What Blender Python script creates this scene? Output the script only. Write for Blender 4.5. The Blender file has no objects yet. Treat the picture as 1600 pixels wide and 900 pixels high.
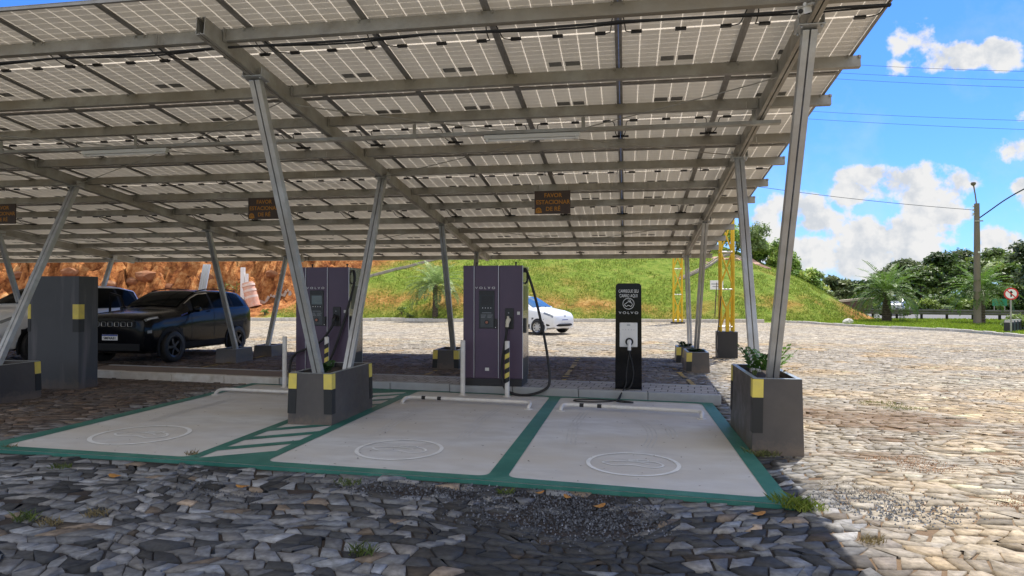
import bpy, bmesh, math, random
import numpy as np
from mathutils import Vector, Matrix
R = math.radians
random.seed(7); rng = np.random.default_rng(11)
SC = bpy.context.scene
COL = SC.collection

# ------------------------------------------------------------------ camera
cam_d = bpy.data.cameras.new("camera"); cam = bpy.data.objects.new("camera", cam_d); COL.objects.link(cam)
cam_d.sensor_width = 36.0; cam_d.lens = 1048.95 / 1600 * 36.0
cam_d.clip_start = 0.05; cam_d.clip_end = 6000
yaw, pitch, roll = R(9.6038), R(0.4445), R(0.0904)
fw = Vector((-math.sin(yaw)*math.cos(pitch), math.cos(yaw)*math.cos(pitch), math.sin(pitch)))
rt0 = Vector((math.cos(yaw), math.sin(yaw), 0)); up0 = rt0.cross(fw)
rt = rt0*math.cos(roll) + up0*math.sin(roll); up = -rt0*math.sin(roll) + up0*math.cos(roll)
m = Matrix((rt, up, -fw)).transposed().to_4x4(); m.translation = Vector((0, 0, 1.6515)); cam.matrix_world = m
SC.camera = cam

# ------------------------------------------------------------------ exposure, sun, sky
SC.view_settings.view_transform = 'Standard'; SC.view_settings.look = 'None'
SC.view_settings.exposure = 0.99; SC.view_settings.gamma = 1.0
SC.cycles.max_bounces = 8; SC.cycles.diffuse_bounces = 5; SC.cycles.transparent_max_bounces = 8
SC.cycles.caustics_reflective = False; SC.cycles.caustics_refractive = False
SC.cycles.sample_clamp_indirect = 6.0
SUN = Vector((0.20, 0.47, 1.0)).normalized()
sun_d = bpy.data.lights.new("sun", 'SUN'); sun = bpy.data.objects.new("sun", sun_d); COL.objects.link(sun)
sun_d.energy = 3.3; sun_d.angle = R(0.53); sun_d.color = (1.0, 0.955, 0.88)
sun.location = (10, 20, 40); sun.rotation_euler = SUN.to_track_quat('Z', 'Y').to_euler()

world = bpy.data.worlds.new("World"); SC.world = world; world.use_nodes = True
def build_world():
    nt = world.node_tree; N = nt.nodes; L = nt.links
    bg = N["Background"]; bg.inputs["Strength"].default_value = 0.15
    sky = N.new("ShaderNodeTexSky"); sky.sky_type = 'NISHITA'; sky.sun_disc = False
    sky.sun_elevation = math.asin(SUN.z); sky.sun_rotation = math.atan2(SUN.x, SUN.y)
    sky.air_density = 1.0; sky.dust_density = 0.6; sky.ozone_density = 2.2
    tc = N.new("ShaderNodeTexCoord")
    sep = N.new("ShaderNodeSeparateXYZ"); L.new(tc.outputs["Generated"], sep.inputs[0])
    def M(op, a, b=None, c=None, clamp=False):
        n = N.new("ShaderNodeMath"); n.operation = op; n.use_clamp = clamp
        for i, v in enumerate((a, b, c)):
            if v is None: continue
            if isinstance(v, (int, float)): n.inputs[i].default_value = v
            else: L.new(v, n.inputs[i])
        return n.outputs[0]
    yy = M('MAXIMUM', M('ABSOLUTE', sep.outputs[1]), 0.08)
    u = M('DIVIDE', sep.outputs[0], yy); v = M('DIVIDE', sep.outputs[2], yy)
    comb = N.new("ShaderNodeCombineXYZ"); L.new(u, comb.inputs[0]); L.new(v, comb.inputs[1]); L.new(M('MULTIPLY', sep.outputs[1], 0.7), comb.inputs[2])
    def noise(scale, det, rough, off=0.0):
        n = N.new("ShaderNodeTexNoise"); n.inputs["Scale"].default_value = scale
        n.inputs["Detail"].default_value = det; n.inputs["Roughness"].default_value = rough
        ad = N.new("ShaderNodeVectorMath"); ad.operation = 'ADD'; ad.inputs[1].default_value = (off, off*.7, off*.3)
        L.new(comb.outputs[0], ad.inputs[0]); L.new(ad.outputs[0], n.inputs["Vector"])
        return n.outputs[0]
    n1 = noise(16.0, 7, .58); n1b = noise(16.0, 7, .58, 0.012); n2 = noise(48.0, 5, .55, 3.1)
    # cumulus heaps: centre u, v, half widths
    heaps = [(.398,.345,.036,.034),(.425,.33,.05,.026),(.400,.312,.045,.018),(.455,.318,.035,.017),(.497,.322,.030,.022),
             (.365,.150,.055,.028),(.405,.142,.065,.034),(.445,.150,.040,.028),(.310,.138,.030,.022),(.335,.165,.05,.018),
             (.232,.118,.045,.030),(.262,.100,.040,.026),(.200,.10,.05,.035),(.310,.085,.045,.030),(.345,.072,.05,.026),
             (.400,.078,.060,.032),(.300,.050,.07,.028),(.37,.040,.09,.026),(.42,.110,.05,.022),(.52,.195,.030,.020),(.545,.235,.03,.016),(.525,.145,.020,.012),
             (.495,.075,.035,.022),(.53,.055,.06,.03),(.24,.06,.06,.035),(.60,.12,.08,.05),(.75,.22,.1,.06),
             (-.45,.30,.1,.05),(-.9,.2,.2,.08),(-.2,.45,.1,.05),(.05,.62,.12,.06),(1.0,.45,.2,.09)]
    field = None; vert = None
    for (cu, cv, a, b) in heaps:
        du = M('DIVIDE', M('SUBTRACT', u, cu), a*1.0); dv = M('DIVIDE', M('SUBTRACT', v, cv), b*1.02)
        r2 = M('ADD', M('MULTIPLY', du, du), M('MULTIPLY', dv, dv))
        e = M('SUBTRACT', 1.0, r2)
        field = e if field is None else M('SMOOTH_MAX', field, e, .35)
    field = M('MAXIMUM', field, -1.6)
    f = M('ADD', field, M('MULTIPLY', M('SUBTRACT', n1, .5), 5.0))
    f = M('ADD', f, M('MULTIPLY', M('SUBTRACT', n2, .5), 1.1))
    mr = N.new("ShaderNodeMapRange"); mr.interpolation_type = 'SMOOTHSTEP'
    mr.inputs["From Min"].default_value = 0.02; mr.inputs["From Max"].default_value = 0.75
    L.new(f, mr.inputs["Value"]); dens = mr.outputs[0]
    wisp = N.new("ShaderNodeMapRange"); wisp.inputs["From Min"].default_value = .52; wisp.inputs["From Max"].default_value = .85
    wisp.inputs["To Max"].default_value = .35; L.new(noise(5.0, 6, .62, 7.7), wisp.inputs["Value"])
    dens = M('MAXIMUM', dens, wisp.outputs[0])
    # unseen bright cloud banks overhead and behind the viewer, added as fill light
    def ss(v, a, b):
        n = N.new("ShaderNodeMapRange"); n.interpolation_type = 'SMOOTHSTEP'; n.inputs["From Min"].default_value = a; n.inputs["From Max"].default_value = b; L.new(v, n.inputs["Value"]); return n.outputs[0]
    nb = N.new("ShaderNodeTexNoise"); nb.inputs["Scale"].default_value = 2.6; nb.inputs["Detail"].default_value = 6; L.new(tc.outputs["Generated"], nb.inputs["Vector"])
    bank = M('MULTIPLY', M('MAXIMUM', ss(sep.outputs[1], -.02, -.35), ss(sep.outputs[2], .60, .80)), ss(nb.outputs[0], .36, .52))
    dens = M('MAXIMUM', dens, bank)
    # billow relief: sun comes from above, so density falling upwards reads bright
    rel = M('ADD', M('MULTIPLY', M('SUBTRACT', n1b, n1), -3.2), M('MULTIPLY', M('SUBTRACT', n2, .5), .18))
    thick = N.new("ShaderNodeMapRange"); thick.inputs["From Min"].default_value = .5; thick.inputs["From Max"].default_value = 2.6
    L.new(f, thick.inputs["Value"])
    lum = M('SUBTRACT', M('ADD', .93, rel), M('MULTIPLY', thick.outputs[0], .40), None, False)
    lum = M('MINIMUM', M('MAXIMUM', lum, .55), 1.0)
    cr = N.new("ShaderNodeMixRGB"); cr.blend_type = 'MIX'; L.new(lum, cr.inputs[0])
    cr.inputs[1].default_value = (1.35, 1.62, 2.0, 1); cr.inputs[2].default_value = (2.95, 2.95, 2.95, 1)
    gl = N.new("ShaderNodeVectorMath"); gl.operation = 'SCALE'; L.new(cr.outputs[0], gl.inputs[0]); L.new(M('ADD', M('MULTIPLY', bank, .50), 1.0), gl.inputs["Scale"])  # added fill banks made brighter than the clouds in view
    # richer blue of the clear sky
    hs = N.new("ShaderNodeHueSaturation"); hs.inputs["Saturation"].default_value = 1.05; hs.inputs["Value"].default_value = 1.0
    tn = N.new("ShaderNodeMixRGB"); tn.blend_type = 'MULTIPLY'; tn.inputs[0].default_value = 1.0; tn.inputs[2].default_value = (.27, .43, .76, 1); L.new(sky.outputs[0], tn.inputs[1]); L.new(tn.outputs[0], hs.inputs["Color"])
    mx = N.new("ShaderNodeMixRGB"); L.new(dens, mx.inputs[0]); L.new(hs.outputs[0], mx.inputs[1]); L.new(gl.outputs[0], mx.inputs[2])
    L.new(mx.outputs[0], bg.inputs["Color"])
build_world()

# ------------------------------------------------------------------ helpers
def tag(o, label=None, cat=None, group=None, kind=None):
    if label: o['label'] = label
    if cat: o['category'] = cat
    if group: o['group'] = group
    if kind: o['kind'] = kind
    return o
def empty(name, loc=(0,0,0), rz=0.0):
    o = bpy.data.objects.new(name, None); COL.objects.link(o); o.location = loc; o.rotation_euler = (0,0,rz); o.empty_display_size = .2
    return o
def thing(name, loc, label, cat, group=None, rz=0.0):
    return tag(empty(name, loc, rz), label, cat, group)
def children_of(o): return [c for c in bpy.data.objects if c.parent == o]
def copy_tree(o, parent=None):
    c = o.copy(); COL.objects.link(c)
    if parent is not None: c.parent = parent
    for ch in children_of(o): copy_tree(ch, c)
    return c

class MB:
    """collects shapes, links them as one mesh object"""
    def __init__(s): s.v = []; s.f = []; s.mi = []; s.cur = 0
    def mat(s, i): s.cur = i; return s
    def add(s, vs, fs, M=None):
        o = len(s.v)
        for p in vs:
            p = Vector(p); s.v.append(tuple(M @ p) if M is not None else tuple(p))
        for f in fs: s.f.append(tuple(i+o for i in f)); s.mi.append(s.cur)
        return s
    def box(s, x0, x1, y0, y1, z0, z1, M=None):
        vs = [(x0,y0,z0),(x1,y0,z0),(x1,y1,z0),(x0,y1,z0),(x0,y0,z1),(x1,y0,z1),(x1,y1,z1),(x0,y1,z1)]
        return s.add(vs, [(3,2,1,0),(4,5,6,7),(0,1,5,4),(1,2,6,5),(2,3,7,6),(3,0,4,7)], M)
    def prism(s, poly, z0, z1, M=None):
        n = len(poly); vs = [(p[0],p[1],z0) for p in poly] + [(p[0],p[1],z1) for p in poly]
        fs = [tuple(reversed(range(n))), tuple(range(n,2*n))] + [(i,(i+1)%n,n+(i+1)%n,n+i) for i in range(n)]
        return s.add(vs, fs, M)
    def sweep(s, prof, a, b, side, M=None, cap=True):
        """closed 2D profile (p,q) extruded from a to b; p along 'side', q along the normal"""
        a, b = Vector(a), Vector(b); d = (b-a).normalized(); sd = Vector(side); sd = (sd - d*sd.dot(d)).normalized(); nn = d.cross(sd)
        n = len(prof); vs = [a+sd*p+nn*q for p,q in prof] + [b+sd*p+nn*q for p,q in prof]
        fs = [(i,(i+1)%n,n+(i+1)%n,n+i) for i in range(n)]
        if cap: fs += [tuple(reversed(range(n))), tuple(range(n,2*n))]
        return s.add(vs, fs, M)
    def tube(s, pts, r, n=8, M=None, cap=True):
        pts = [Vector(p) for p in pts]; k = len(pts); rr = r if isinstance(r,(list,tuple)) else [r]*k
        vs = []; ref = None
        for i in range(k):
            d = (pts[min(i+1,k-1)]-pts[max(i-1,0)]).normalized()
            if ref is None:
                ref = Vector((0,0,1)) if abs(d.z) < .9 else Vector((1,0,0))
            a = (ref - d*ref.dot(d))
            a = a.normalized() if a.length > 1e-6 else d.orthogonal().normalized()
            ref = a; b = d.cross(a)
            for j in range(n):
                t = 2*math.pi*j/n; vs.append(pts[i]+(a*math.cos(t)+b*math.sin(t))*rr[i])
        fs = [(i*n+j, i*n+(j+1)%n, (i+1)*n+(j+1)%n, (i+1)*n+j) for i in range(k-1) for j in range(n)]
        if cap: fs += [tuple(reversed(range(n))), tuple((k-1)*n+j for j in range(n))]
        return s.add(vs, fs, M)
    def lathe(s, prof, n=24, M=None):
        """profile of (radius, height) turned round z"""
        k = len(prof); vs = [(r*math.cos(2*math.pi*j/n), r*math.sin(2*math.pi*j/n), z) for r,z in prof for j in range(n)]
        fs = [(i*n+j, i*n+(j+1)%n, (i+1)*n+(j+1)%n, (i+1)*n+j) for i in range(k-1) for j in range(n)]
        ring = abs(prof[0][0]-prof[-1][0]) < 1e-6
        if prof[0][0] > 1e-5 and not ring: fs.append(tuple(reversed(range(n))))
        if prof[-1][0] > 1e-5 and not ring: fs.append(tuple((k-1)*n+j for j in range(n)))
        return s.add(vs, fs, M)
    def ribbon(s, pts, w, z, closed=False):
        pts = [Vector((p[0],p[1])) for p in pts]; k = len(pts); vs = []
        for i in range(k):
            a = pts[(i-1)%k] if closed or i>0 else pts[i]; b = pts[(i+1)%k] if closed or i<k-1 else pts[i]
            d = (b-a).normalized(); nrm = Vector((-d.y,d.x))*w/2
            vs += [(*(pts[i]+nrm), z), (*(pts[i]-nrm), z)]
        fs = [(2*i,2*i+1,2*((i+1)%k)+1,2*((i+1)%k)) for i in range(k if closed else k-1)]
        fs = [tuple(reversed(f)) for f in fs]
        return s.add(vs, fs)
    def build(s, name, mats, parent=None, smooth=False, bevel=0.0, seg=2, angle=35):
        me = bpy.data.meshes.new(name); me.from_pydata(s.v, [], s.f)
        if not isinstance(mats, (list,tuple)): mats = [mats]
        for q in mats: me.materials.append(q)
        me.polygons.foreach_set("material_index", s.mi)
        me.update()
        bm = bmesh.new(); bm.from_mesh(me); bmesh.ops.recalc_face_normals(bm, faces=bm.faces)
        if bevel > 0:
            es = [e for e in bm.edges if len(e.link_faces) == 2 and e.calc_face_angle(0) > R(angle)]
            bmesh.ops.bevel(bm, geom=es, offset=bevel, segments=seg, profile=.6, affect='EDGES', clamp_overlap=True)
        if smooth:
            for e in bm.edges: e.smooth = not (len(e.link_faces) == 2 and e.calc_face_angle(0) > R(angle))
            for f in bm.faces: f.smooth = True
        bm.to_mesh(me); bm.free()
        o = bpy.data.objects.new(name, me); COL.objects.link(o)
        if parent is not None: o.parent = parent
        return o

def np_mesh(name, V, F, mats, tone=None, parent=None, smooth=False, midx=None):
    """quads or tris from numpy arrays; tone: one colour (n,3) per face"""
    V = np.asarray(V, dtype=np.float32); F = np.asarray(F, dtype=np.int32); n, k = F.shape
    me = bpy.data.meshes.new(name); me.vertices.add(len(V)); me.vertices.foreach_set("co", V.ravel())
    me.loops.add(n*k); me.loops.foreach_set("vertex_index", F.ravel()); me.polygons.add(n)
    me.polygons.foreach_set("loop_start", np.arange(0, n*k, k, dtype=np.int32)); me.polygons.foreach_set("loop_total", np.full(n, k, dtype=np.int32))
    if smooth: me.polygons.foreach_set("use_smooth", np.ones(n, dtype=bool))
    if not isinstance(mats,(list,tuple)): mats = [mats]
    for q in mats: me.materials.append(q)
    if midx is not None: me.polygons.foreach_set("material_index", np.asarray(midx, dtype=np.int32))
    me.update(calc_edges=True); me.validate()
    if tone is not None:
        at = me.color_attributes.new("tone", 'FLOAT_COLOR', 'CORNER')
        c = np.ones((n, 4), dtype=np.float32); c[:, :3] = tone
        at.data.foreach_set("color", np.repeat(c, k, axis=0).ravel())
    o = bpy.data.objects.new(name, me); COL.objects.link(o)
    if parent is not None: o.parent = parent
    return o

def crom(pts, k=6, closed=False):
    pts = [Vector(p) for p in pts]; n = len(pts); out = []
    rngi = range(n) if closed else range(n-1)
    for i in rngi:
        p0 = pts[(i-1)%n] if closed or i>0 else pts[0]; p1 = pts[i]; p2 = pts[(i+1)%n]; p3 = pts[(i+2)%n] if closed or i+2<n else pts[-1]
        for j in range(k):
            t = j/k
            out.append(.5*((2*p1)+(p2-p0)*t+(2*p0-5*p1+4*p2-p3)*t*t+(3*p1-p0-3*p2+p3)*t**3))
    if not closed: out.append(pts[-1])
    return out

def vnoise(x, y, seed=0):
    xi = np.floor(x).astype(np.int64); yi = np.floor(y).astype(np.int64); xf = x-xi; yf = y-yi
    def h(a, b):
        n = (a*374761393 + b*668265263 + seed*1442695041) & 0x7fffffff
        n = ((n ^ (n >> 13)) * 1274126177) & 0x7fffffff
        return ((n ^ (n >> 16)) & 0xffff) / 65535.0
    sx = xf*xf*(3-2*xf); sy = yf*yf*(3-2*yf)
    return (h(xi,yi)*(1-sx)+h(xi+1,yi)*sx)*(1-sy) + (h(xi,yi+1)*(1-sx)+h(xi+1,yi+1)*sx)*sy
def fbm(x, y, oct=4, seed=0, gain=.5):
    s = 0; a = 1; t = 0
    for i in range(oct): s = s + a*vnoise(x*2**i, y*2**i, seed+i*17); t += a; a *= gain
    return s/t

# ------------------------------------------------------------------ materials
def mat(name, base=(.5,.5,.5), rough=.6, metal=0.0, spec=.5, noise=None, noise_scale=8.0, noise2=None, bump=0.0, bump_scale=40.0, coat=0.0, attr=False, trans=0.0, stretch=None, rough_var=0.0, emit=None):
    """principled material; noise = second colour mixed in by fractal noise; attr multiplies by the mesh's own tone"""
    mt = bpy.data.materials.new(name); mt.use_nodes = True; nt = mt.node_tree; N = nt.nodes; L = nt.links; p = N["Principled BSDF"]
    p.inputs["Base Color"].default_value = (*base, 1); p.inputs["Roughness"].default_value = rough; p.inputs["Metallic"].default_value = metal
    p.inputs["Specular IOR Level"].default_value = spec; p.inputs["Coat Weight"].default_value = coat; p.inputs["Coat Roughness"].default_value = .06
    tc = N.new("ShaderNodeTexCoord"); vec = tc.outputs["Object"]
    if stretch:
        mp = N.new("ShaderNodeMapping"); mp.inputs["Scale"].default_value = stretch; L.new(vec, mp.inputs[0]); vec = mp.outputs[0]
    col = None
    def nz(scale, det=6, ro=.6):
        n = N.new("ShaderNodeTexNoise"); n.inputs["Scale"].default_value = scale; n.inputs["Detail"].default_value = det; n.inputs["Roughness"].default_value = ro
        L.new(vec, n.inputs["Vector"]); return n.outputs[0]
    if attr:
        a = N.new("ShaderNodeVertexColor"); a.layer_name = "tone"; col = a.outputs[0]
    for i, (c2, sc) in enumerate(((noise, noise_scale), (noise2, noise_scale*.23))):
        if c2 is None: continue
        mr = N.new("ShaderNodeMapRange"); mr.inputs["From Min"].default_value = .38; mr.inputs["From Max"].default_value = .66; L.new(nz(sc), mr.inputs["Value"])
        mx = N.new("ShaderNodeMixRGB"); L.new(mr.outputs[0], mx.inputs[0])
        if col is None: mx.inputs[1].default_value = (*base,1)
        else: L.new(col, mx.inputs[1])
        if attr:
            mx.blend_type = 'MULTIPLY'; 
        mx.inputs[2].default_value = (*c2,1); col = mx.outputs[0]
    if col is not None: L.new(col, p.inputs["Base Color"])
    if rough_var > 0:
        mr = N.new("ShaderNodeMapRange"); mr.inputs["To Min"].default_value = max(0,rough-rough_var); mr.inputs["To Max"].default_value = min(1,rough+rough_var)
        mr.inputs["From Min"].default_value = .3; mr.inputs["From Max"].default_value = .7; L.new(nz(noise_scale*1.7), mr.inputs["Value"]); L.new(mr.outputs[0], p.inputs["Roughness"])
    if bump > 0:
        b = N.new("ShaderNodeBump"); b.inputs["Strength"].default_value = bump; b.inputs["Distance"].default_value = .02
        L.new(nz(bump_scale, 5, .65), b.inputs["Height"]); L.new(b.outputs[0], p.inputs["Normal"])
    if trans > 0:
        tr = N.new("ShaderNodeBsdfTranslucent"); ms = N.new("ShaderNodeMixShader"); ms.inputs[0].default_value = trans
        if col is not None: L.new(col, tr.inputs[0])
        else: tr.inputs[0].default_value = (*base,1)
        L.new(p.outputs[0], ms.inputs[1]); L.new(tr.outputs[0], ms.inputs[2]); L.new(ms.outputs[0], N["Material Output"].inputs[0])
    if emit: p.inputs["Emission Color"].default_value = (*emit[:3],1); p.inputs["Emission Strength"].default_value = emit[3]
    return mt

M = {}
M['galv'] = mat("galvanised_steel", (.42,.415,.39), .5, .35, .5, noise=(.27,.255,.23), noise_scale=3.5, noise2=(.30,.27,.22), bump=.12, bump_scale=60, rough_var=.15)
M['post'] = mat("post_steel", (.52,.54,.55), .42, .45, .5, noise=(.38,.39,.40), noise_scale=5, noise2=(.38,.36,.33), bump=.08, bump_scale=70, rough_var=.14)
M['alu'] = mat("panel_frame_aluminium", (.30,.29,.275), .5, .4, .5, noise=(.22,.21,.19), noise_scale=6)
M['black'] = mat("black_plastic", (.012,.012,.013), .42, 0, .5, noise=(.02,.02,.02), noise_scale=12)
M['rubber'] = mat("black_rubber", (.016,.016,.017), .6, 0, .4, noise=(.028,.027,.026), noise_scale=18)
M['graphite'] = mat("graphite_sheet_metal", (.062,.056,.056), .45, .15, .5, noise=(.043,.039,.039), noise_scale=3.2, noise2=(.10,.088,.080), rough_var=.14)
M['guard_yellow'] = mat("guard_yellow", (.72,.58,.10), .5, 0, .5, noise=(.62,.50,.12), noise_scale=10)
M['guard_black'] = mat("guard_black", (.013,.013,.013), .5)
M['purple'] = mat("dark_plum_paint", (.085,.055,.092), .38, .1, .5, noise=(.072,.047,.080), noise_scale=1.6, rough_var=.06)
M['trim'] = mat("aluminium_trim", (.55,.54,.55), .35, .7)
M['plinth'] = mat("plinth_black", (.018,.017,.018), .5)
M['screen'] = mat("grey_screen", (.10,.14,.17), .12, 0, .6)
M['dark_panel'] = mat("control_panel_black", (.018,.02,.022), .3, 0, .5)
M['mid_panel'] = mat("control_panel_grey", (.06,.066,.07), .4, 0, .5, noise=(.05,.055,.06), noise_scale=8)
M['white_text'] = mat("white_lettering", (.78,.78,.78), .5)
M['grey_text'] = mat("grey_lettering", (.30,.32,.34), .5)
M['copper'] = mat("copper_reader", (.32,.13,.08), .4, .3)
M['gloss_black'] = mat("glossy_black_acrylic", (.006,.006,.007), .12, 0, .25)
M['white_plastic'] = mat("white_plastic", (.78,.77,.75), .35, 0, .5, noise=(.72,.71,.69), noise_scale=4)
M['cream_plastic'] = mat("cream_plug", (.70,.64,.50), .45)
M['white_paint'] = mat("white_painted_tube", (.72,.71,.68), .5, 0, .5, noise=(.58,.55,.50), noise_scale=9, noise2=(.66,.62,.56))
M['sign_brown'] = mat("sign_brown", (.070,.050,.043), .55, 0, .3, noise=(.085,.06,.05), noise_scale=3)
M['sign_orange'] = mat("sign_orange", (.46,.20,.02), .6)
M['lamp_white'] = mat("lamp_white", (.62,.61,.58), .4)
M['concrete'] = mat("pad_concrete", (.59,.59,.58), .75, 0, .35, noise=(.47,.46,.445), noise_scale=4.5, noise2=(.51,.475,.42), bump=.06, bump_scale=90, stretch=(.5,1,1))
M['green_paint'] = mat("green_floor_paint", (.028,.165,.128), .55, 0, .4, noise=(.065,.20,.16), noise_scale=7, noise2=(.020,.125,.098), bump=.05, bump_scale=90)
M['mark_white'] = mat("white_floor_line", (.80,.80,.78), .6, 0, .4, noise=(.66,.66,.64), noise_scale=14)
M['kerb'] = mat("kerb_concrete", (.36,.38,.41), .8, 0, .35, noise=(.28,.29,.31), noise_scale=4, noise2=(.33,.33,.32), bump=.1, bump_scale=60)
M['kerb_white'] = mat("whitewashed_kerb", (.66,.64,.60), .8, 0, .3, noise=(.42,.38,.32), noise_scale=5, noise2=(.55,.50,.44), bump=.15, bump_scale=50)
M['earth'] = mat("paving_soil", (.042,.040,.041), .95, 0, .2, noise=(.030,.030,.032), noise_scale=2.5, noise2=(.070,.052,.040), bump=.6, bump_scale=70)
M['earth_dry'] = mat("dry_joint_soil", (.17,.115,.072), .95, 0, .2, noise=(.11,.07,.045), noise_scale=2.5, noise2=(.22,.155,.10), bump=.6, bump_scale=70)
M['stone'] = mat("cobble_stone", (.3,.3,.3), .82, 0, .35, noise=(.58,.57,.56), noise_scale=22, noise2=(.80,.80,.80), bump=.16, bump_scale=38, attr=True)
M['gravel'] = mat("loose_gravel", (.1,.1,.1), .85, 0, .3, attr=True)
M['leaf'] = mat("tree_leaf", (.06,.1,.03), .5, 0, .4, attr=True, trans=.35)
M['grass_blade'] = mat("grass_blade", (.1,.15,.03), .6, 0, .3, attr=True, trans=.25)
M['bark'] = mat("bark", (.085,.065,.048), .9, 0, .2, noise=(.13,.11,.085), noise_scale=9, bump=.7, bump_scale=14, stretch=(1,1,.35))
M['palm_bark'] = mat("palm_bark", (.075,.058,.042), .9, 0, .2, noise=(.13,.105,.075), noise_scale=7, bump=.9, bump_scale=9, stretch=(1,1,2.5))
M['yellow_steel'] = mat("yellow_painted_steel", (.72,.47,.012), .45, 0, .5, noise=(.62,.40,.02), noise_scale=6)
M['sign_white'] = mat("sign_white", (.75,.75,.74), .45)
M['sign_red'] = mat("sign_red", (.55,.03,.025), .45)
M['pole_concrete'] = mat("weathered_pole", (.20,.16,.125), .85, 0, .3, noise=(.13,.105,.085), noise_scale=5, noise2=(.24,.2,.16), bump=.2, bump_scale=30, stretch=(1,1,.15))
M['rail_steel'] = mat("guard_rail_steel", (.13,.125,.12), .7, .1, .3, noise=(.09,.085,.08), noise_scale=3)
M['asphalt'] = mat("sunlit_asphalt", (.17,.165,.16), .85, 0, .3, noise=(.14,.135,.13), noise_scale=2)
M['wire'] = mat("overhead_wire", (.05,.055,.065), .8, 0, .1)
M['drum'] = mat("faded_orange_drum", (.62,.30,.20), .6, 0, .4, noise=(.66,.42,.32), noise_scale=6)
M['brick_red'] = mat("reddish_paver", (.40,.22,.16), .85, 0, .3, noise=(.50,.34,.27), noise_scale=5, bump=.3, bump_scale=30)
M['drain'] = mat("concrete_drain", (.44,.38,.33), .85, 0, .3, noise=(.34,.27,.22), noise_scale=4, bump=.3, bump_scale=25)
M['roof_tan'] = mat("wall_coping_tan", (.52,.45,.34), .8, 0, .3, noise=(.42,.35,.26), noise_scale=3)
M['wall_brown'] = mat("weathered_brown_wall", (.15,.09,.07), .9, 0, .3, noise=(.09,.065,.055), noise_scale=3, bump=.3, bump_scale=20)
M['green_sign'] = mat("green_road_sign", (.01,.22,.10), .5)
M['faded_yellow'] = mat("faded_yellow_line", (.42,.30,.08), .85, 0, .3, noise=(.20,.15,.08), noise_scale=9)
# paints of the cars
M['car_black'] = mat("black_car_paint", (.0045,.005,.007), .18, 0, .14, coat=.16)
M['car_white'] = mat("white_car_paint", (.76,.77,.78), .3, 0, .5, coat=.6)
M['car_silver'] = mat("silver_car_paint", (.46,.47,.46), .3, .5, .5, coat=.6)
M['glass'] = mat("tinted_car_glass", (.006,.007,.007), .08, 0, .02)
M['windscreen'] = mat("sky_reflection_windscreen", (.03,.08,.12), .02, .0, 1.0, coat=1.0)  # blue of the reflected sky put into the glass colour
M['trim_black'] = mat("car_trim_black", (.012,.012,.013), .6, 0, .2)
M['chrome'] = mat("chrome", (.55,.55,.56), .18, 1.0)
M['rim'] = mat("wheel_rim_alloy", (.5,.5,.5), .3, .8)
M['rim_dark'] = mat("wheel_rim_dark", (.05,.05,.055), .35, .6)
M['lens'] = mat("headlamp_lens", (.22,.24,.26), .08, .3, .7, coat=1.0)
M['plate_blue'] = mat("plate_blue", (.02,.05,.30), .4)

def splash(mt, colour, top, amount):
    """dried mud splashed up from the ground, ragged upper edge"""
    nt = mt.node_tree; N = nt.nodes; L = nt.links; p = N["Principled BSDF"]
    tc = N.new("ShaderNodeTexCoord"); sx = N.new("ShaderNodeSeparateXYZ"); L.new(tc.outputs["Object"], sx.inputs[0])
    n = N.new("ShaderNodeTexNoise"); n.inputs["Scale"].default_value = 11; n.inputs["Detail"].default_value = 8; n.inputs["Roughness"].default_value = .75; L.new(tc.outputs["Object"], n.inputs["Vector"])
    a = N.new("ShaderNodeMath"); a.operation = 'MULTIPLY_ADD'; L.new(sx.outputs[2], a.inputs[0]); a.inputs[1].default_value = -1.0/top; L.new(n.outputs[0], a.inputs[2])
    mr = N.new("ShaderNodeMapRange"); mr.inputs["From Min"].default_value = .12; mr.inputs["From Max"].default_value = .42; mr.inputs["To Max"].default_value = amount; L.new(a.outputs[0], mr.inputs["Value"])
    mx = N.new("ShaderNodeMixRGB"); L.new(mr.outputs[0], mx.inputs[0]); L.new(p.inputs["Base Color"].links[0].from_socket, mx.inputs[1]); mx.inputs[2].default_value = (*colour,1); L.new(mx.outputs[0], p.inputs["Base Color"])
splash(M['graphite'], (.20,.15,.11), .42, .55)
splash(M['plinth'], (.16,.12,.09), .3, .4) if M['plinth'].node_tree.nodes["Principled BSDF"].inputs["Base Color"].links else None
# ------------------------------------------------------------------ terrain
KX = [-70,-40,-24,-19,-14.5,-9.3,-1,8.2,11.2,16,30]; KY = [37,37,37,37.2,38.2,37.8,39.6,40.4,41.5,46,60]
CX = [-90,4,7,9,9.9,11.1,12.3,13.3,14.4,15.8,40]; CZ = [9.5,9.5,7.6,6.2,5.2,4.4,3.4,2.35,.95,0,0]
def hill_h(X, Y):
    X = np.asarray(X, dtype=float); Y = np.asarray(Y, dtype=float)
    d = Y - np.interp(X, KX, KY); dd = np.maximum(d, 0)
    cap = np.interp(X, CX, CZ)
    g = .50*dd + .12*(fbm(X*.5, Y*.5, 3, 5)-.5)*np.minimum(dd,1)*2
    g = cap*(1-np.exp(-(g/np.maximum(cap,.02))**1.0*1.25))
    g = np.minimum(.5*dd+.05*dd, g) 
    w = np.clip((-16.5 - X + (Y-44)*.25)/5.0, 0, 1); w = w*w*(3-2*w)
    rock = fbm(X*.55, Y*.9, 5, 9, .62)-.5; rock2 = np.abs(fbm(X*1.3+3, Y*1.6, 4, 21)-.5)
    dc = dd + rock*4.4 + rock2*1.6
    c = .22*dd + np.clip(dc-5, 0, 6)*1.25 + rock2*1.5*np.clip(dd-2,0,2)*.6
    return g*(1-w) + c*w - .06*(d < 0)
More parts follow.
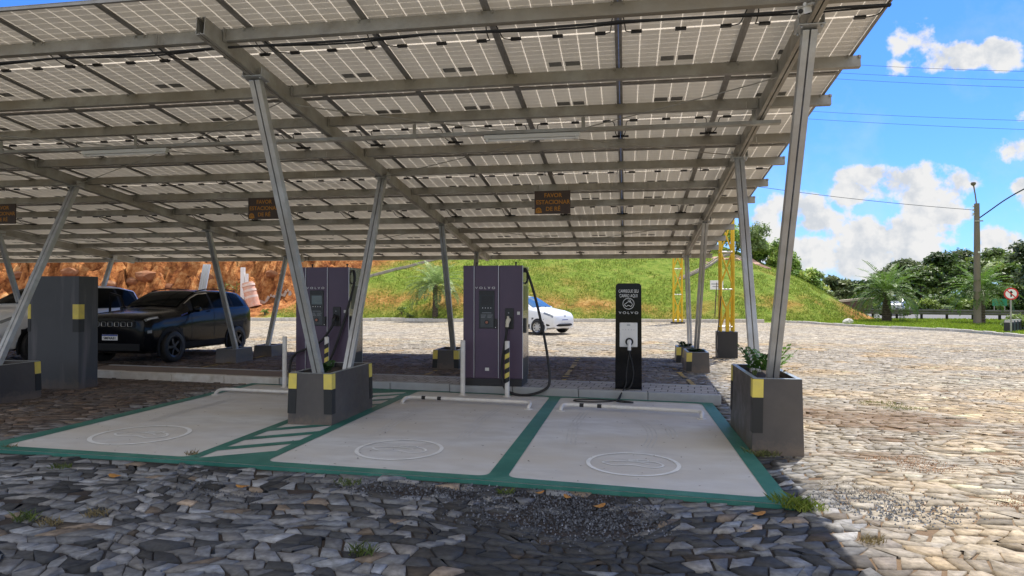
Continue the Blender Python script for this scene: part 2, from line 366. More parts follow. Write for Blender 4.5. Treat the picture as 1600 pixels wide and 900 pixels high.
def sheet(name, x0, x1, y0, y1, z, mt, kind='structure'):
    o = MB().add([(x0,y0,z),(x1,y0,z),(x1,y1,z),(x0,y1,z)], [(0,1,2,3)]).build(name, mt); return tag(o, kind=kind)

def ground_mat():
    mt = mat("ground_grass", (.085,.115,.025), .95, 0, .1, noise=(.13,.12,.045), noise_scale=.35, noise2=(.05,.085,.02), bump=.5, bump_scale=3)
    return mt
def hill_mat():
    """short grass with bare red earth patches, red rocky earth to the left (mask by place)"""
    mt = bpy.data.materials.new("hill_grass_and_earth"); mt.use_nodes = True; nt = mt.node_tree; N = nt.nodes; L = nt.links; p = N["Principled BSDF"]
    p.inputs["Roughness"].default_value = .95; p.inputs["Specular IOR Level"].default_value = .1
    tc = N.new("ShaderNodeTexCoord"); vec = tc.outputs["Object"]
    def nz(sc, det=6, ro=.62):
        n = N.new("ShaderNodeTexNoise"); n.inputs["Scale"].default_value = sc; n.inputs["Detail"].default_value = det; n.inputs["Roughness"].default_value = ro; L.new(vec, n.inputs["Vector"]); return n.outputs[0]
    def ramp(v, stops):
        r = N.new("ShaderNodeValToRGB"); els = r.color_ramp.elements
        while len(els) < len(stops): els.new(.5)
        for e, (pos, c) in zip(els, stops): e.position = pos; e.color = (*c, 1)
        L.new(v, r.inputs[0]); return r.outputs[0]
    grass = ramp(nz(2.3), [(.3,(.12,.19,.025)),(.5,(.20,.28,.04)),(.64,(.27,.31,.06)),(.78,(.33,.28,.10))])
    earth = ramp(nz(1.5, 9, .74), [(.30,(.06,.020,.010)),(.42,(.22,.075,.028)),(.52,(.46,.18,.060)),(.62,(.62,.32,.13)),(.75,(.66,.43,.23))])  # dark crevices and tan highlights painted in as random earth tones
    at = N.new("ShaderNodeVertexColor"); at.layer_name = "mask"
    mx = N.new("ShaderNodeMixRGB"); L.new(at.outputs[0], mx.inputs[0]); L.new(grass, mx.inputs[1]); L.new(earth, mx.inputs[2])
    L.new(mx.outputs[0], p.inputs["Base Color"])
    b = N.new("ShaderNodeBump"); b.inputs["Strength"].default_value = 1.0; b.inputs["Distance"].default_value = .35; L.new(nz(2.6, 8, .72), b.inputs["Height"]); L.new(b.outputs[0], p.inputs["Normal"])
    return mt

def earth_mask(X, Y):
    """1 where bare earth lies on the hill"""
    n = fbm(X*.22+4, Y*.35, 4, 33); n2 = fbm(X*.9, Y*.9, 3, 41)
    d = Y - np.interp(X, KX, KY)
    left = np.clip((-14.6 - X + (d-9)*.75)/2.2 + (n2-.5)*1.2, 0, 1)
    base = np.clip(1 - np.abs(d-1.8)/1.9, 0, 1)*np.clip((n-.40)*6, 0, 1)*np.clip((n2-.28)*4,0,1)      # scar at the foot of the bank
    base = np.maximum(base, np.clip(1-np.abs(d-2.2)/2.2,0,1)*np.clip((-6.8-X)/1.5,0,1)*np.clip((n2-.2)*4,0,1))
    right = np.clip((X-12.6)/1.5, 0, 1)*np.clip((n2-.34)*5, 0, 1)*.85
    patch = np.clip((n-.56)*7, 0, 1)*.35*np.clip((n2-.35)*3,0,1); base = base*.75
    return np.clip(np.maximum.reduce([left, base, right, patch]), 0, 1)

sheet("ground", -1800, 1800, -400, 3000, -.06, ground_mat())
def build_hill():
    def grid(name, x0, x1, dx, y0, y1, dy, mt):
        xs = np.arange(x0, x1+1e-6, dx); ys = np.arange(y0, y1+1e-6, dy); X, Y = np.meshgrid(xs, ys); Z = hill_h(X, Y)
        V = np.stack([X.ravel(), Y.ravel(), Z.ravel()], 1); nx, ny = len(xs), len(ys)
        i = np.arange(nx-1)[None,:] + nx*np.arange(ny-1)[:,None]; i = i.ravel(); F = np.stack([i, i+1, i+1+nx, i+nx], 1)
        Xc = X.ravel()[F].mean(1); Yc = Y.ravel()[F].mean(1)
        o = np_mesh(name, V, F, mt, smooth=True); me = o.data
        at = me.color_attributes.new("mask", 'FLOAT_COLOR', 'POINT'); mk = earth_mask(X.ravel(), Y.ravel()); c = np.ones((len(V),4), dtype=np.float32); c[:,:3] = mk[:,None]; at.data.foreach_set("color", c.ravel())
        return tag(o, kind='structure')
    grid("hill", -64, 18, .28, 36.6, 70, .28, hill_mat())
build_hill()

# paved lot: joints soil near, cobbles as a material far off
LOT = [(-60,-14),(17.5,-14),(15.6,24),(15.05,28.5),(14.2,32.8),(11.3,36.4),(9.6,40.6),(8.2,40.5),(-1,39.7),(-9.3,37.9),(-14.5,38.3),(-19,37.3),(-24,37.1),(-60,37.1)]
def far_paving_mat():
    mt = bpy.data.materials.new("far_cobbles"); mt.use_nodes = True; nt = mt.node_tree; N = nt.nodes; L = nt.links; p = N["Principled BSDF"]; p.inputs["Roughness"].default_value = .9; p.inputs["Specular IOR Level"].default_value = .25
    tc = N.new("ShaderNodeTexCoord"); mp = N.new("ShaderNodeMapping"); mp.inputs["Scale"].default_value = (5.2, 6.4, 1); L.new(tc.outputs["Object"], mp.inputs[0])
    v = N.new("ShaderNodeTexVoronoi"); v.feature = 'DISTANCE_TO_EDGE'; L.new(mp.outputs[0], v.inputs["Vector"]); v.inputs["Scale"].default_value = 1
    v2 = N.new("ShaderNodeTexVoronoi"); L.new(mp.outputs[0], v2.inputs["Vector"]); v2.inputs["Scale"].default_value = 1
    n = N.new("ShaderNodeTexNoise"); n.inputs["Scale"].default_value = .35; n.inputs["Detail"].default_value = 6; L.new(tc.outputs["Object"], n.inputs["Vector"])
    r = N.new("ShaderNodeValToRGB"); e = r.color_ramp.elements; e[0].position = .35; e[0].color = (.37,.335,.275,1); e[1].position = .68; e[1].color = (.44,.365,.255,1); L.new(n.outputs[0], r.inputs[0])
    sx = N.new("ShaderNodeSeparateXYZ"); L.new(v2.outputs["Color"], sx.inputs[0])
    mr = N.new("ShaderNodeMapRange"); mr.inputs["To Min"].default_value = .45; mr.inputs["To Max"].default_value = 1.25; L.new(sx.outputs[0], mr.inputs["Value"])
    ml = N.new("ShaderNodeVectorMath"); ml.operation = 'SCALE'; L.new(r.outputs[0], ml.inputs[0]); L.new(mr.outputs[0], ml.inputs["Scale"])
    jr = N.new("ShaderNodeMapRange"); jr.inputs["From Max"].default_value = .1; L.new(v.outputs["Distance"], jr.inputs["Value"])
    mx = N.new("ShaderNodeMixRGB"); L.new(jr.outputs[0], mx.inputs[0]); mx.inputs[1].default_value = (.17,.135,.10,1); L.new(ml.outputs[0], mx.inputs[2]); L.new(mx.outputs[0], p.inputs["Base Color"])
    b = N.new("ShaderNodeBump"); b.inputs["Strength"].default_value = .7; b.inputs["Distance"].default_value = .03; L.new(jr.outputs[0], b.inputs["Height"]); L.new(b.outputs[0], p.inputs["Normal"])
    return mt
tag(MB().add([(x,y,-.012) for x,y in LOT], [tuple(range(len(LOT)))]).build("paved_ground", far_paving_mat()), kind='structure')
NEAR = [(-30,1.5),(13,1.5),(15.5,23.5),(-30,23.5)]
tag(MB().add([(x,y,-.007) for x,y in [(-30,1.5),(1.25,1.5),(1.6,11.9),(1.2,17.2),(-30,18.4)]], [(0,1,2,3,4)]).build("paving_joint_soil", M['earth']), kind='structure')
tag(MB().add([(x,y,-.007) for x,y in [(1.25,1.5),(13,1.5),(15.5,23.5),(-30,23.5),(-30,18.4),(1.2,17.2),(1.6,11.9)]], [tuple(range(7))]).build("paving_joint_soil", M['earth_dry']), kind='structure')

PAD = [(-6.72,5.97),(-4.11,5.885),(-3.41,5.83),(-1.18,5.70),(1.278,5.438),(1.265,10.30),(-1.79,10.61),(-6.60,11.10)]
def in_poly(px, py, poly):
    c = np.zeros(px.shape, dtype=bool); n = len(poly); j = n-1
    for i in range(n):
        xi, yi = poly[i]; xj, yj = poly[j]
        c ^= ((yi > py) != (yj > py)) & (px < (xj-xi)*(py-yi)/(yj-yi+1e-12)+xi); j = i
    return c
def soft(x, a, b): 
    t = np.clip((x-a)/(b-a), 0, 1); return t*t*(3-2*t)

GRAVEL = lambda x, y: np.clip(1.25-((x+1.15)/2.6)**2-((y-5.15)/.52)**2, 0, 1)*.9 + np.clip(1.1-((x-1.9)/.75)**2-((y-5.6)/.62)**2, 0, 1)*.55 + np.clip(1-((x+.25)/.55)**2-((y-4.7)/.42)**2,0,1)*.5
def build_cobbles():
    V = []; lines = []; y = 2.2; j = 0
    cx0, cx1, cy0 = [], [], []; P = []
    while y < 23.6:
        h = rng.uniform(.095, .150)
        xl = max(-1.12*y-3.2, -29.5); xr = min(.56*y+2.6, 14.8); n = int((xr-xl)/.140)+3
        w = rng.uniform(.085, .200, n); w[rng.random(n) < .14] *= 1.35; xs = xl + np.concatenate([[0], np.cumsum(w)])
        P.append((y, h, xs)); y += h
    for (y, h, xs) in P:
        n = len(xs)-1; xa = xs[:-1]; xb = xs[1:]; jt = lambda s: rng.uniform(-s, s, n)
        sl = rng.uniform(-.06,.06,n+1)
        g = rng.uniform(.005,.012,n)
        pts = np.stack([
            np.stack([xa+sl[:-1]+g, y+g+jt(.021)],1), np.stack([(xa+xb)/2+jt(.042), y+g*.6+jt(.024)],1), np.stack([xb+sl[1:]-g, y+g+jt(.016)],1),
            np.stack([xb-sl[1:]-g, y+h-g+jt(.021)],1), np.stack([(xa+xb)/2+jt(.042), y+h-g*.6+jt(.024)],1), np.stack([xa-sl[:-1]+g, y+h-g+jt(.016)],1)], 1)
        V.append(pts)
    S = np.concatenate(V, 0)                                   # stones x 6 x 2
    wx = (fbm(S[...,0]*.45, S[...,1]*.45, 2, 3)-.5)*.9; wy = (fbm(S[...,0]*.4+9, S[...,1]*.4, 2, 4)-.5)*1.0 + .04*S[...,0]
    wx = wx + (fbm(S[...,0]*1.7+5, S[...,1]*1.7, 2, 14)-.5)*.16; wy = wy + (fbm(S[...,0]*1.5, S[...,1]*1.5+8, 2, 15)-.5)*.24
    S = S + np.stack([wx, wy], -1)
    c = S.mean(1)
    out = [(-6.76,5.93),(-4.11,5.85),(-3.41,5.79),(-1.18,5.66),(1.30,5.40),(1.31,10.2),(1.45,10.4),(1.5,11.45),(-1.8,11.75),(-10.6,12.6),(-10.6,11.85),(-6.7,11.4)]
    keep = ~in_poly(c[:,0], c[:,1], out)
    gv = GRAVEL(c[:,0], c[:,1]); ng = fbm(c[:,0]*1.6, c[:,1]*1.6, 3, 77)
    sunk = gv*soft(ng, .30, .6)
    keep &= ~((sunk > .55) & (rng.random(len(c)) < .75))
    keep &= rng.random(len(c)) > .012
    S = S[keep]; c = c[keep]; sunk = sunk[keep]; n = len(S)
    d = S - c[:,None,:]
    top = c[:,None,:] + d*rng.uniform(.955,.985,(n,1,1)); bot = c[:,None,:] + d*1.0
    hz = rng.uniform(.004,.0105,n) - sunk*.012 + (rng.random(n)<.05)*.012
    tilt = rng.normal(0,.012,(n,2)); zt = hz[:,None] + (top[...,0]-c[:,None,0])*tilt[:,None,0] + (top[...,1]-c[:,None,1])*tilt[:,None,1] + rng.uniform(-.0012,.0012,(n,6))
    vt = np.concatenate([top, zt[...,None]], -1); vb = np.concatenate([bot, np.minimum(zt-.008, -.0)[...,None]-.008], -1)
    VV = np.concatenate([vt, vb], 1).reshape(-1,3)
    tq = [(0,1,4,5),(1,2,3,4)] + [(6+i, 6+(i+1)%6, (i+1)%6, i) for i in range(6)]
    F = (np.arange(n)[:,None,None]*12 + np.array(tq)[None]).reshape(-1,4)
    # colour of each stone: basalt grey, some dark, dust and red soil where people drive
    x, y = c[:,0], c[:,1]
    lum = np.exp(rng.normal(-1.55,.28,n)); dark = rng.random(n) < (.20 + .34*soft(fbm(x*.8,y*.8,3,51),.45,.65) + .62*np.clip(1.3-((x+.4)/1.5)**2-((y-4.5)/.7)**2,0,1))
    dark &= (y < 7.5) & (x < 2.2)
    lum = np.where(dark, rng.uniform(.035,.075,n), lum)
    warm = rng.normal(0,.025,n)
    colr = np.stack([lum*(1+warm), lum*(1.0), lum*(1.0-warm*1.3)], 1)
    tan = rng.random(n) < .05; colr[tan] = np.stack([lum*1.2, lum*.93, lum*.68],1)[tan]
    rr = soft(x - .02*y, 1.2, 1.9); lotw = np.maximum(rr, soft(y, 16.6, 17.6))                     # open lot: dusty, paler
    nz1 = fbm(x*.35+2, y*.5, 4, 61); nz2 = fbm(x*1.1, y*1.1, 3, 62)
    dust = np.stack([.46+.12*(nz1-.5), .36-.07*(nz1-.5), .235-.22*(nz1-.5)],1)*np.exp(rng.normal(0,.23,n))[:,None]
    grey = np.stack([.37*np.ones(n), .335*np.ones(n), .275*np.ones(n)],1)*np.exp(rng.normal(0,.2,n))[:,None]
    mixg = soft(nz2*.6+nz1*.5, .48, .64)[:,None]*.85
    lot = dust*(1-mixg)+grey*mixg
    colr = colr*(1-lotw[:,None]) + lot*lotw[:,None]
    br = soft(-x, 6.5, 7.4)*soft(y,5.6,7.4)*(1-lotw); br = np.maximum(br, soft(y,11.3,11.9)*(1-lotw)*soft(-x,-2,1)*.9)
    soilc = np.stack([.135*np.ones(n), .088*np.ones(n), .058*np.ones(n)],1)*np.exp(rng.normal(0,.32,n))[:,None]
    br = br*(.65+.5*(nz2-.4)); br = np.clip(br,0,1)[:,None]
    colr = colr*(1-br)+soilc*br
    red = soft(nz1*.55+nz2*.5, .585, .66)*rr*soft(-y,-11,-9.5)
    red = (red*.78*np.exp(rng.normal(0,.3,n))).clip(0,.85)[:,None]; colr = colr*(1-red) + np.array([.22,.135,.068])[None]*red
    np.clip(colr, .02, .62, out=colr)
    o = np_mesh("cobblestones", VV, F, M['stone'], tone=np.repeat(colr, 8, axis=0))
    tag(o, 'irregular grey cobblestones laid across the parking lot', 'cobblestones', kind='stuff')
build_cobbles()
def build_gravel():
    n = 60000; x = rng.uniform(-4.6,3.6,n); y = rng.uniform(3.6,6.6,n); g = GRAVEL(x,y)*soft(fbm(x*1.6,y*1.6,3,77),.28,.6)
    k = (rng.random(n) < g*1.0) & ~in_poly(x,y,[(-6.76,5.93),(-4.11,5.85),(-3.41,5.79),(-1.18,5.66),(1.30,5.40),(1.31,10.2)])
    SOILP = [(2.75,7.05,.42,.34,1.),(3.1,6.0,.30,.36,1.),(3.75,7.3,.35,.16,.8),(1.95,6.1,.35,.30,.45),(2.35,5.6,.4,.22,.6)]
    # thin scatter of grit and soil on the sunlit side
    n2 = 60000; x2 = rng.uniform(1.4,4.6,n2); y2 = rng.uniform(4.8,8.0,n2); g2 = sum(np.clip(1.2-((x2-a)/ra)**2-((y2-b_)/rb)**2,0,1)*w_ for a,b_,ra,rb,w_ in SOILP)*soft(fbm(x2*1.7,y2*2.2,4,88),.36,.56)
    k2 = rng.random(n2) < g2
    x = np.concatenate([x[k],x2[k2]]); y = np.concatenate([y[k],y2[k2]]); isr = np.concatenate([np.zeros(k.sum()),np.ones(k2.sum())]); n = len(x)
    s = rng.uniform(.004,.010,n)*np.where(isr>0,.6,1.); th = rng.uniform(0,6.28,n); V = np.zeros((n,5,3)); 
    for i in range(4):
        a = th + i*math.pi/2 + rng.uniform(-.35,.35,n); V[:,i] = np.stack([x+np.cos(a)*s*1.25, y+np.sin(a)*s, rng.uniform(-.004,.010,n)],1)
    V[:,4] = np.stack([x+rng.uniform(-.3,.3,n)*s, y+rng.uniform(-.3,.3,n)*s, rng.uniform(.008,.020,n)],1)
    F = (np.arange(n)[:,None,None]*5+np.array([(0,1,4),(1,2,4),(2,3,4),(3,0,4)])[None]).reshape(-1,3)
    l = np.exp(rng.normal(-2.55,.45,n))[:,None]; gr_ = np.exp(-((x-1.95)/.5)**4-((y-6.05)/.5)**4)[:,None]; c = np.where(isr[:,None]>0, l*(np.array([[2.3,1.35,.8]])*(1-gr_)+np.array([[2.9,2.6,2.2]])*gr_), l*np.array([[.95,1.0,1.12]]))
    tag(np_mesh("gravel", V.reshape(-1,3), F, M['gravel'], tone=np.repeat(c,4,axis=0)), 'loose dark gravel spilled over the cobbles before the bays', 'gravel', kind='stuff')
build_gravel()

# ------------------------------------------------------------------ bays
def curve_fill(loops, z, name, mt, parent=None):
    """flat sheet with holes from closed loops"""
    cu = bpy.data.curves.new(name, 'CURVE'); cu.dimensions = '2D'; cu.fill_mode = 'BOTH'
    for lp in loops:
        sp = cu.splines.new('POLY'); sp.points.add(len(lp)-1); sp.use_cyclic_u = True
        for q, p in zip(sp.points, lp): q.co = (p[0], p[1], 0, 1)
    o = bpy.data.objects.new(name, cu); COL.objects.link(o); dg = bpy.context.evaluated_depsgraph_get(); me = bpy.data.meshes.new_from_object(o.evaluated_get(dg))
    bpy.data.objects.remove(o); me.transform(Matrix.Translation((0,0,z))); me.materials.clear(); me.materials.append(mt)
    r = bpy.data.objects.new(name, me); COL.objects.link(r)
    if parent is not None: r.parent = parent
    return r
def rounded(poly, r, k=6):
    out = []; n = len(poly)
    for i in range(n):
        p = Vector(poly[i]); a = (Vector(poly[i-1])-p).normalized(); b = (Vector(poly[(i+1)%n])-p).normalized()
        p0, p2 = p+a*r, p+b*r
        for j in range(k+1):
            t = j/k; q = p0*(1-t)**2+p*2*t*(1-t)+p2*t*t; out.append((q.x,q.y))
    return out
pad = MB().prism(PAD, -.05, .030).build("concrete_pad", [M['concrete'], M['green_paint']])
for p_ in pad.data.polygons: p_.material_index = 0 if p_.normal.z > .9 else 1
tag(pad, kind='structure')
B1 = [(-6.49,6.11),(-4.25,6.00),(-4.27,10.76),(-6.45,10.98)]; B2 = [(-3.41,5.98),(-1.206,5.835),(-1.165,10.45),(-3.37,10.68)]; B3 = [(-1.028,5.825),(1.128,5.60),(1.10,10.20),(-.99,10.43)]
holes = [rounded(b,.12) for b in (B1,B2,B3)]
for k in range(9):                                              # white gaps of the hatched strip
    y0 = 5.97+k*.50; yy = lambda y: min(max(y, 5.99), 10.55)
    a, b = -4.13, -3.53
    q = [(a, yy(y0)), (b, yy(y0+.42)), (b, yy(y0+.42+.33)), (a, yy(y0+.33))]
    if q[2][1]-q[1][1] > .1: holes.append(q)
PADi = [(-6.719,5.971),(-4.11,5.886),(-3.41,5.831),(-1.18,5.701),(1.277,5.439),(1.264,10.299),(-1.79,10.609),(-6.599,11.099)]
tag(curve_fill([PADi]+holes, .0345, "bay_marking", M['green_paint']), kind='structure')
def ev_emblem(cx, cy, s):
    b = MB(); z = .0345
    b.ribbon([(cx+s*math.cos(t*math.pi/32), cy+s*math.sin(t*math.pi/32)) for t in range(64)], .042*s/.45, z, True)
    car = [(-.62,.10),(-.45,.22),(-.2,.28),(.15,.26),(.42,.16),(.30,.30)]
    body = crom([(.34,.02,0),(.20,.12,0),(-.10,.20,0),(-.40,.16,0),(-.66,.05,0),(-.60,-.08,0),(-.42,-.20,0),(-.22,-.17,0),(.0,-.14,0),(.20,-.22,0),(.38,-.30,0),(.58,-.22,0),(.66,-.02,0),(.52,.18,0),(.34,.26,0)], 5)
    b.ribbon([(cx+p.x*s, cy+p.y*s) for p in body], .024*s/.45, z)
    for q in ([(.34,.22),(.34,.36),(.10,.36),(.10,.22)],): b.ribbon([(cx+x*s, cy+y*s) for x,y in q], .028*s/.45, z, True)
    for y in (.25,.33): b.ribbon([(cx+.09*s,cy+y*s),(cx-.10*s,cy+y*s)], .022*s/.45, z)
    tag(b.build("bay_emblem", M['mark_white']), kind='structure')
M['tyre_mark'] = mat("tyre_scuff", (.50,.495,.48), .8, 0, .3, noise=(.60,.60,.59), noise_scale=9, noise2=(.44,.43,.41))
for pts in ([(.05,8.9),(.25,8.4),(.30,7.8),(.22,7.2)],[(.34,8.8),(.50,8.3),(.53,7.8)],[(-.55,9.2),(-.62,8.2),(-.58,7.2)],[(-2.75,9.3),(-2.85,8.3),(-2.80,7.4)],[(-1.75,9.3),(-1.82,8.5),(-1.8,7.3)],[(-5.9,9.4),(-5.95,8.2),(-5.88,7.6)]):
    b = MB(); c_ = crom([(p[0],p[1],0) for p in pts],8)
    for o_ in (-.05,0,.05): b.ribbon([(p.x+o_,p.y) for p in c_], .016, .0322)
    tag(b.build("tyre_mark", M['tyre_mark']), kind='structure')
ev_emblem(-5.45,6.86,.50); ev_emblem(-2.31,6.68,.435); ev_emblem(.07,6.50,.425)

# raised kerb with block paving behind the bays
def paver_mat():
    mt = bpy.data.materials.new("kerb_block_paving"); mt.use_nodes = True; nt = mt.node_tree; N = nt.nodes; L = nt.links; p = N["Principled BSDF"]; p.inputs["Roughness"].default_value = .85
    tc = N.new("ShaderNodeTexCoord"); mp = N.new("ShaderNodeMapping"); mp.inputs["Rotation"].default_value = (0,0,R(5.6)); L.new(tc.outputs["Object"], mp.inputs[0])
    b = N.new("ShaderNodeTexBrick"); b.offset = .5; b.inputs["Scale"].default_value = 1; b.inputs["Brick Width"].default_value = .2; b.inputs["Row Height"].default_value = .2; b.inputs["Mortar Size"].default_value = .008
    b.inputs["Color1"].default_value = (.36,.345,.325,1); b.inputs["Color2"].default_value = (.28,.265,.25,1); b.inputs["Mortar"].default_value = (.05,.045,.04,1); L.new(mp.outputs[0], b.inputs["Vector"])
    n = N.new("ShaderNodeTexNoise"); n.inputs["Scale"].default_value = .6; n.inputs["Detail"].default_value = 5; L.new(tc.outputs["Object"], n.inputs["Vector"])
    sx = N.new("ShaderNodeSeparateXYZ"); L.new(tc.outputs["Object"], sx.inputs[0])
    mr = N.new("ShaderNodeMapRange"); mr.inputs["From Min"].default_value = -3.5; mr.inputs["From Max"].default_value = -6.5; L.new(sx.outputs[0], mr.inputs["Value"])
    mx = N.new("ShaderNodeMixRGB"); L.new(mr.outputs[0], mx.inputs[0]); L.new(b.outputs[0], mx.inputs[1]); mx.inputs[2].default_value = (.17,.125,.09,1); L.new(mx.outputs[0], p.inputs["Base Color"])
    bp = N.new("ShaderNodeBump"); bp.inputs["Strength"].default_value = .6; bp.inputs["Distance"].default_value = .01; bp.invert = True; L.new(b.outputs["Fac"], bp.inputs["Height"]); L.new(bp.outputs[0], p.inputs["Normal"])
    return mt
def kb(x): return 10.325 - (x-1.265)*.1                          # front foot of the kerb
tag(MB().prism([(-10.6,kb(-10.6)+.13),(1.36,kb(1.36)+.13),(1.42,kb(1.42)+.98),(-10.6,kb(-10.6)+.86)], -.05, .142).build("pavement", paver_mat()), kind='structure')
for x0, x1, mt in ((-6.05,1.40,'kerb'),(-10.62,-6.06,'kerb_white')):
    k = max(1, int((x1-x0)/1.0)); st = (x1-x0)/k; b = MB()
    for i in range(k):
        a, c = x0+i*st+.004, x0+(i+1)*st-.004; dz = random.uniform(-.004,.004)
        b.prism([(a,kb(a)),(c,kb(c)),(c,kb(c)+.128),(a,kb(a)+.128)], -.05, .15+dz)
    tag(b.build("kerb", M[mt], bevel=.014), kind='structure')
b = MB(); 
for i in range(6):
    x0 = -10.6+i*2; x1 = x0+1.99; b.prism([(x0,kb(x0)+.865+.02*i),(x1,kb(x1)+.865+.02*i),(x1,kb(x1)+.96+.02*i),(x0,kb(x0)+.96+.02*i)], -.05, .15)
tag(b.build("kerb", M['kerb'], bevel=.012), kind='structure')
# faded yellow bay lines on the cobbles behind
b = MB()
for (xa,ya,xb,yb) in ((-1.144,12.3,-1.165,17.0),(1.22,12.0,1.03,14.9),(-3.9,12.4,-3.92,14.3),(-6.5,12.7,-6.55,16.5),(-9.05,12.9,-9.15,16.5)):
    t = 0.0
    while t < 1:
        l = random.uniform(.03,.09); w = random.uniform(.035,.06)
        if random.random() < .7:
            p = Vector((xa+(xb-xa)*t, ya+(yb-ya)*t)); q = Vector((xa+(xb-xa)*min(1,t+l), ya+(yb-ya)*min(1,t+l)))
            b.ribbon([p, (p+q)/2+Vector((random.uniform(-.02,.02),0)), q], w*2, .032)
        t += l*1.1
tag(b.build("bay_marking", M['faded_yellow']), kind='structure')

# whitewashed kerb along the foot of the hill and round the lawn
def kerb_line(pts, w, h, mt):
    b = MB(); 
    for i in range(len(pts)-1):
        a, c = Vector((*pts[i],0)), Vector((*pts[i+1],0)); d = (c-a).normalized(); n = Vector((-d.y,d.x,0))*w; a = a+d*.01
        b.prism([(a.x,a.y),(c.x,c.y),(c.x+n.x,c.y+n.y),(a.x+n.x,a.y+n.y)], -.05, h+random.uniform(-.015,.015))
    return tag(b.build("kerb", mt, bevel=.02), kind='structure')
kl = [(x, float(np.interp(x,KX,KY))-.12 + .12*math.sin(x*1.3)) for x in np.arange(-30, 8.3, .9)]
kerb_line(kl, .16, .17, M['kerb_white'])
lk = [(p.x,p.y) for p in crom([(8.4,40.3,0),(9.6,40.4,0),(11.3,36.4,0),(14.2,32.8,0),(15.05,28.5,0),(15.6,24,0),(16.2,18,0)], 7)]
kerb_line(lk, .15, .10, M['kerb_white'])
# lawn and highway
lawn_pts = [(p[0]+.10,p[1]+.06) for p in lk] + [(60,18),(60,47),(8,47),(8.2,41)]
lawn_m = mat("lawn_turf", (.17,.26,.018), .95, 0, .1, noise=(.23,.28,.025), noise_scale=.8, noise2=(.13,.21,.018), bump=.4, bump_scale=12)
tag(MB().add([(x,y,.045) for x,y in lawn_pts], [tuple(range(len(lawn_pts)))]).build("lawn", lawn_m), kind='structure')
tag(MB().box(12, 160, 47, 62, -.05, .02).build("road", M['asphalt']), kind='structure')
def grass_tufts(name, n, fx, h, c0, c1, label, z0=None):
    pts = fx(n); n = len(pts); a = rng.uniform(0,6.28,n); hh = rng.uniform(.4,1.0,n)*h; w = hh*.28; ln = rng.normal(0,.45,(n,2))*hh[:,None]
    ca, sa = np.cos(a)*w, np.sin(a)*w
    V = np.stack([pts+np.stack([-ca,-sa,-.02+0*ca],1), pts+np.stack([ca,sa,-.02+0*ca],1), pts+np.stack([ln[:,0],ln[:,1],hh],1)],1)
    F = np.arange(n*3).reshape(-1,3); t = rng.random(n)[:,None]; c = (np.array(c0)[None]*(1-t)+np.array(c1)[None]*t)*np.exp(rng.normal(0,.22,n))[:,None]
    return tag(np_mesh(name, V.reshape(-1,3), F, M['grass_blade'], tone=c), label, 'grass', kind='stuff')
def hill_pts(n):
    x = rng.uniform(-26,15.5,n); y = np.interp(x,KX,KY)+.15+rng.random(n)**1.3*17; k = rng.random(n) > earth_mask(x,y)*1.05-.03
    x, y = x[k], y[k]; d = fbm(x*.8,y*.8,3,91); k = rng.random(len(x)) < soft(d,.3,.55); x, y = x[k], y[k]; return np.stack([x,y,hill_h(x,y)],1)
grass_tufts("hill_grass", 110000, hill_pts, .13, (.17,.25,.03), (.29,.33,.06), 'short dry green grass covering the slope of the hill')
def lawn_p(n):
    x = rng.uniform(8.5,27,n); y = rng.uniform(27,47,n); k = in_poly(x,y,lawn_pts); return np.stack([x[k],y[k],np.full(k.sum(),.045)],1)
grass_tufts("lawn_grass", 60000, lawn_p, .10, (.16,.25,.015), (.27,.32,.04), 'bright mown grass on the verge beside the lot')
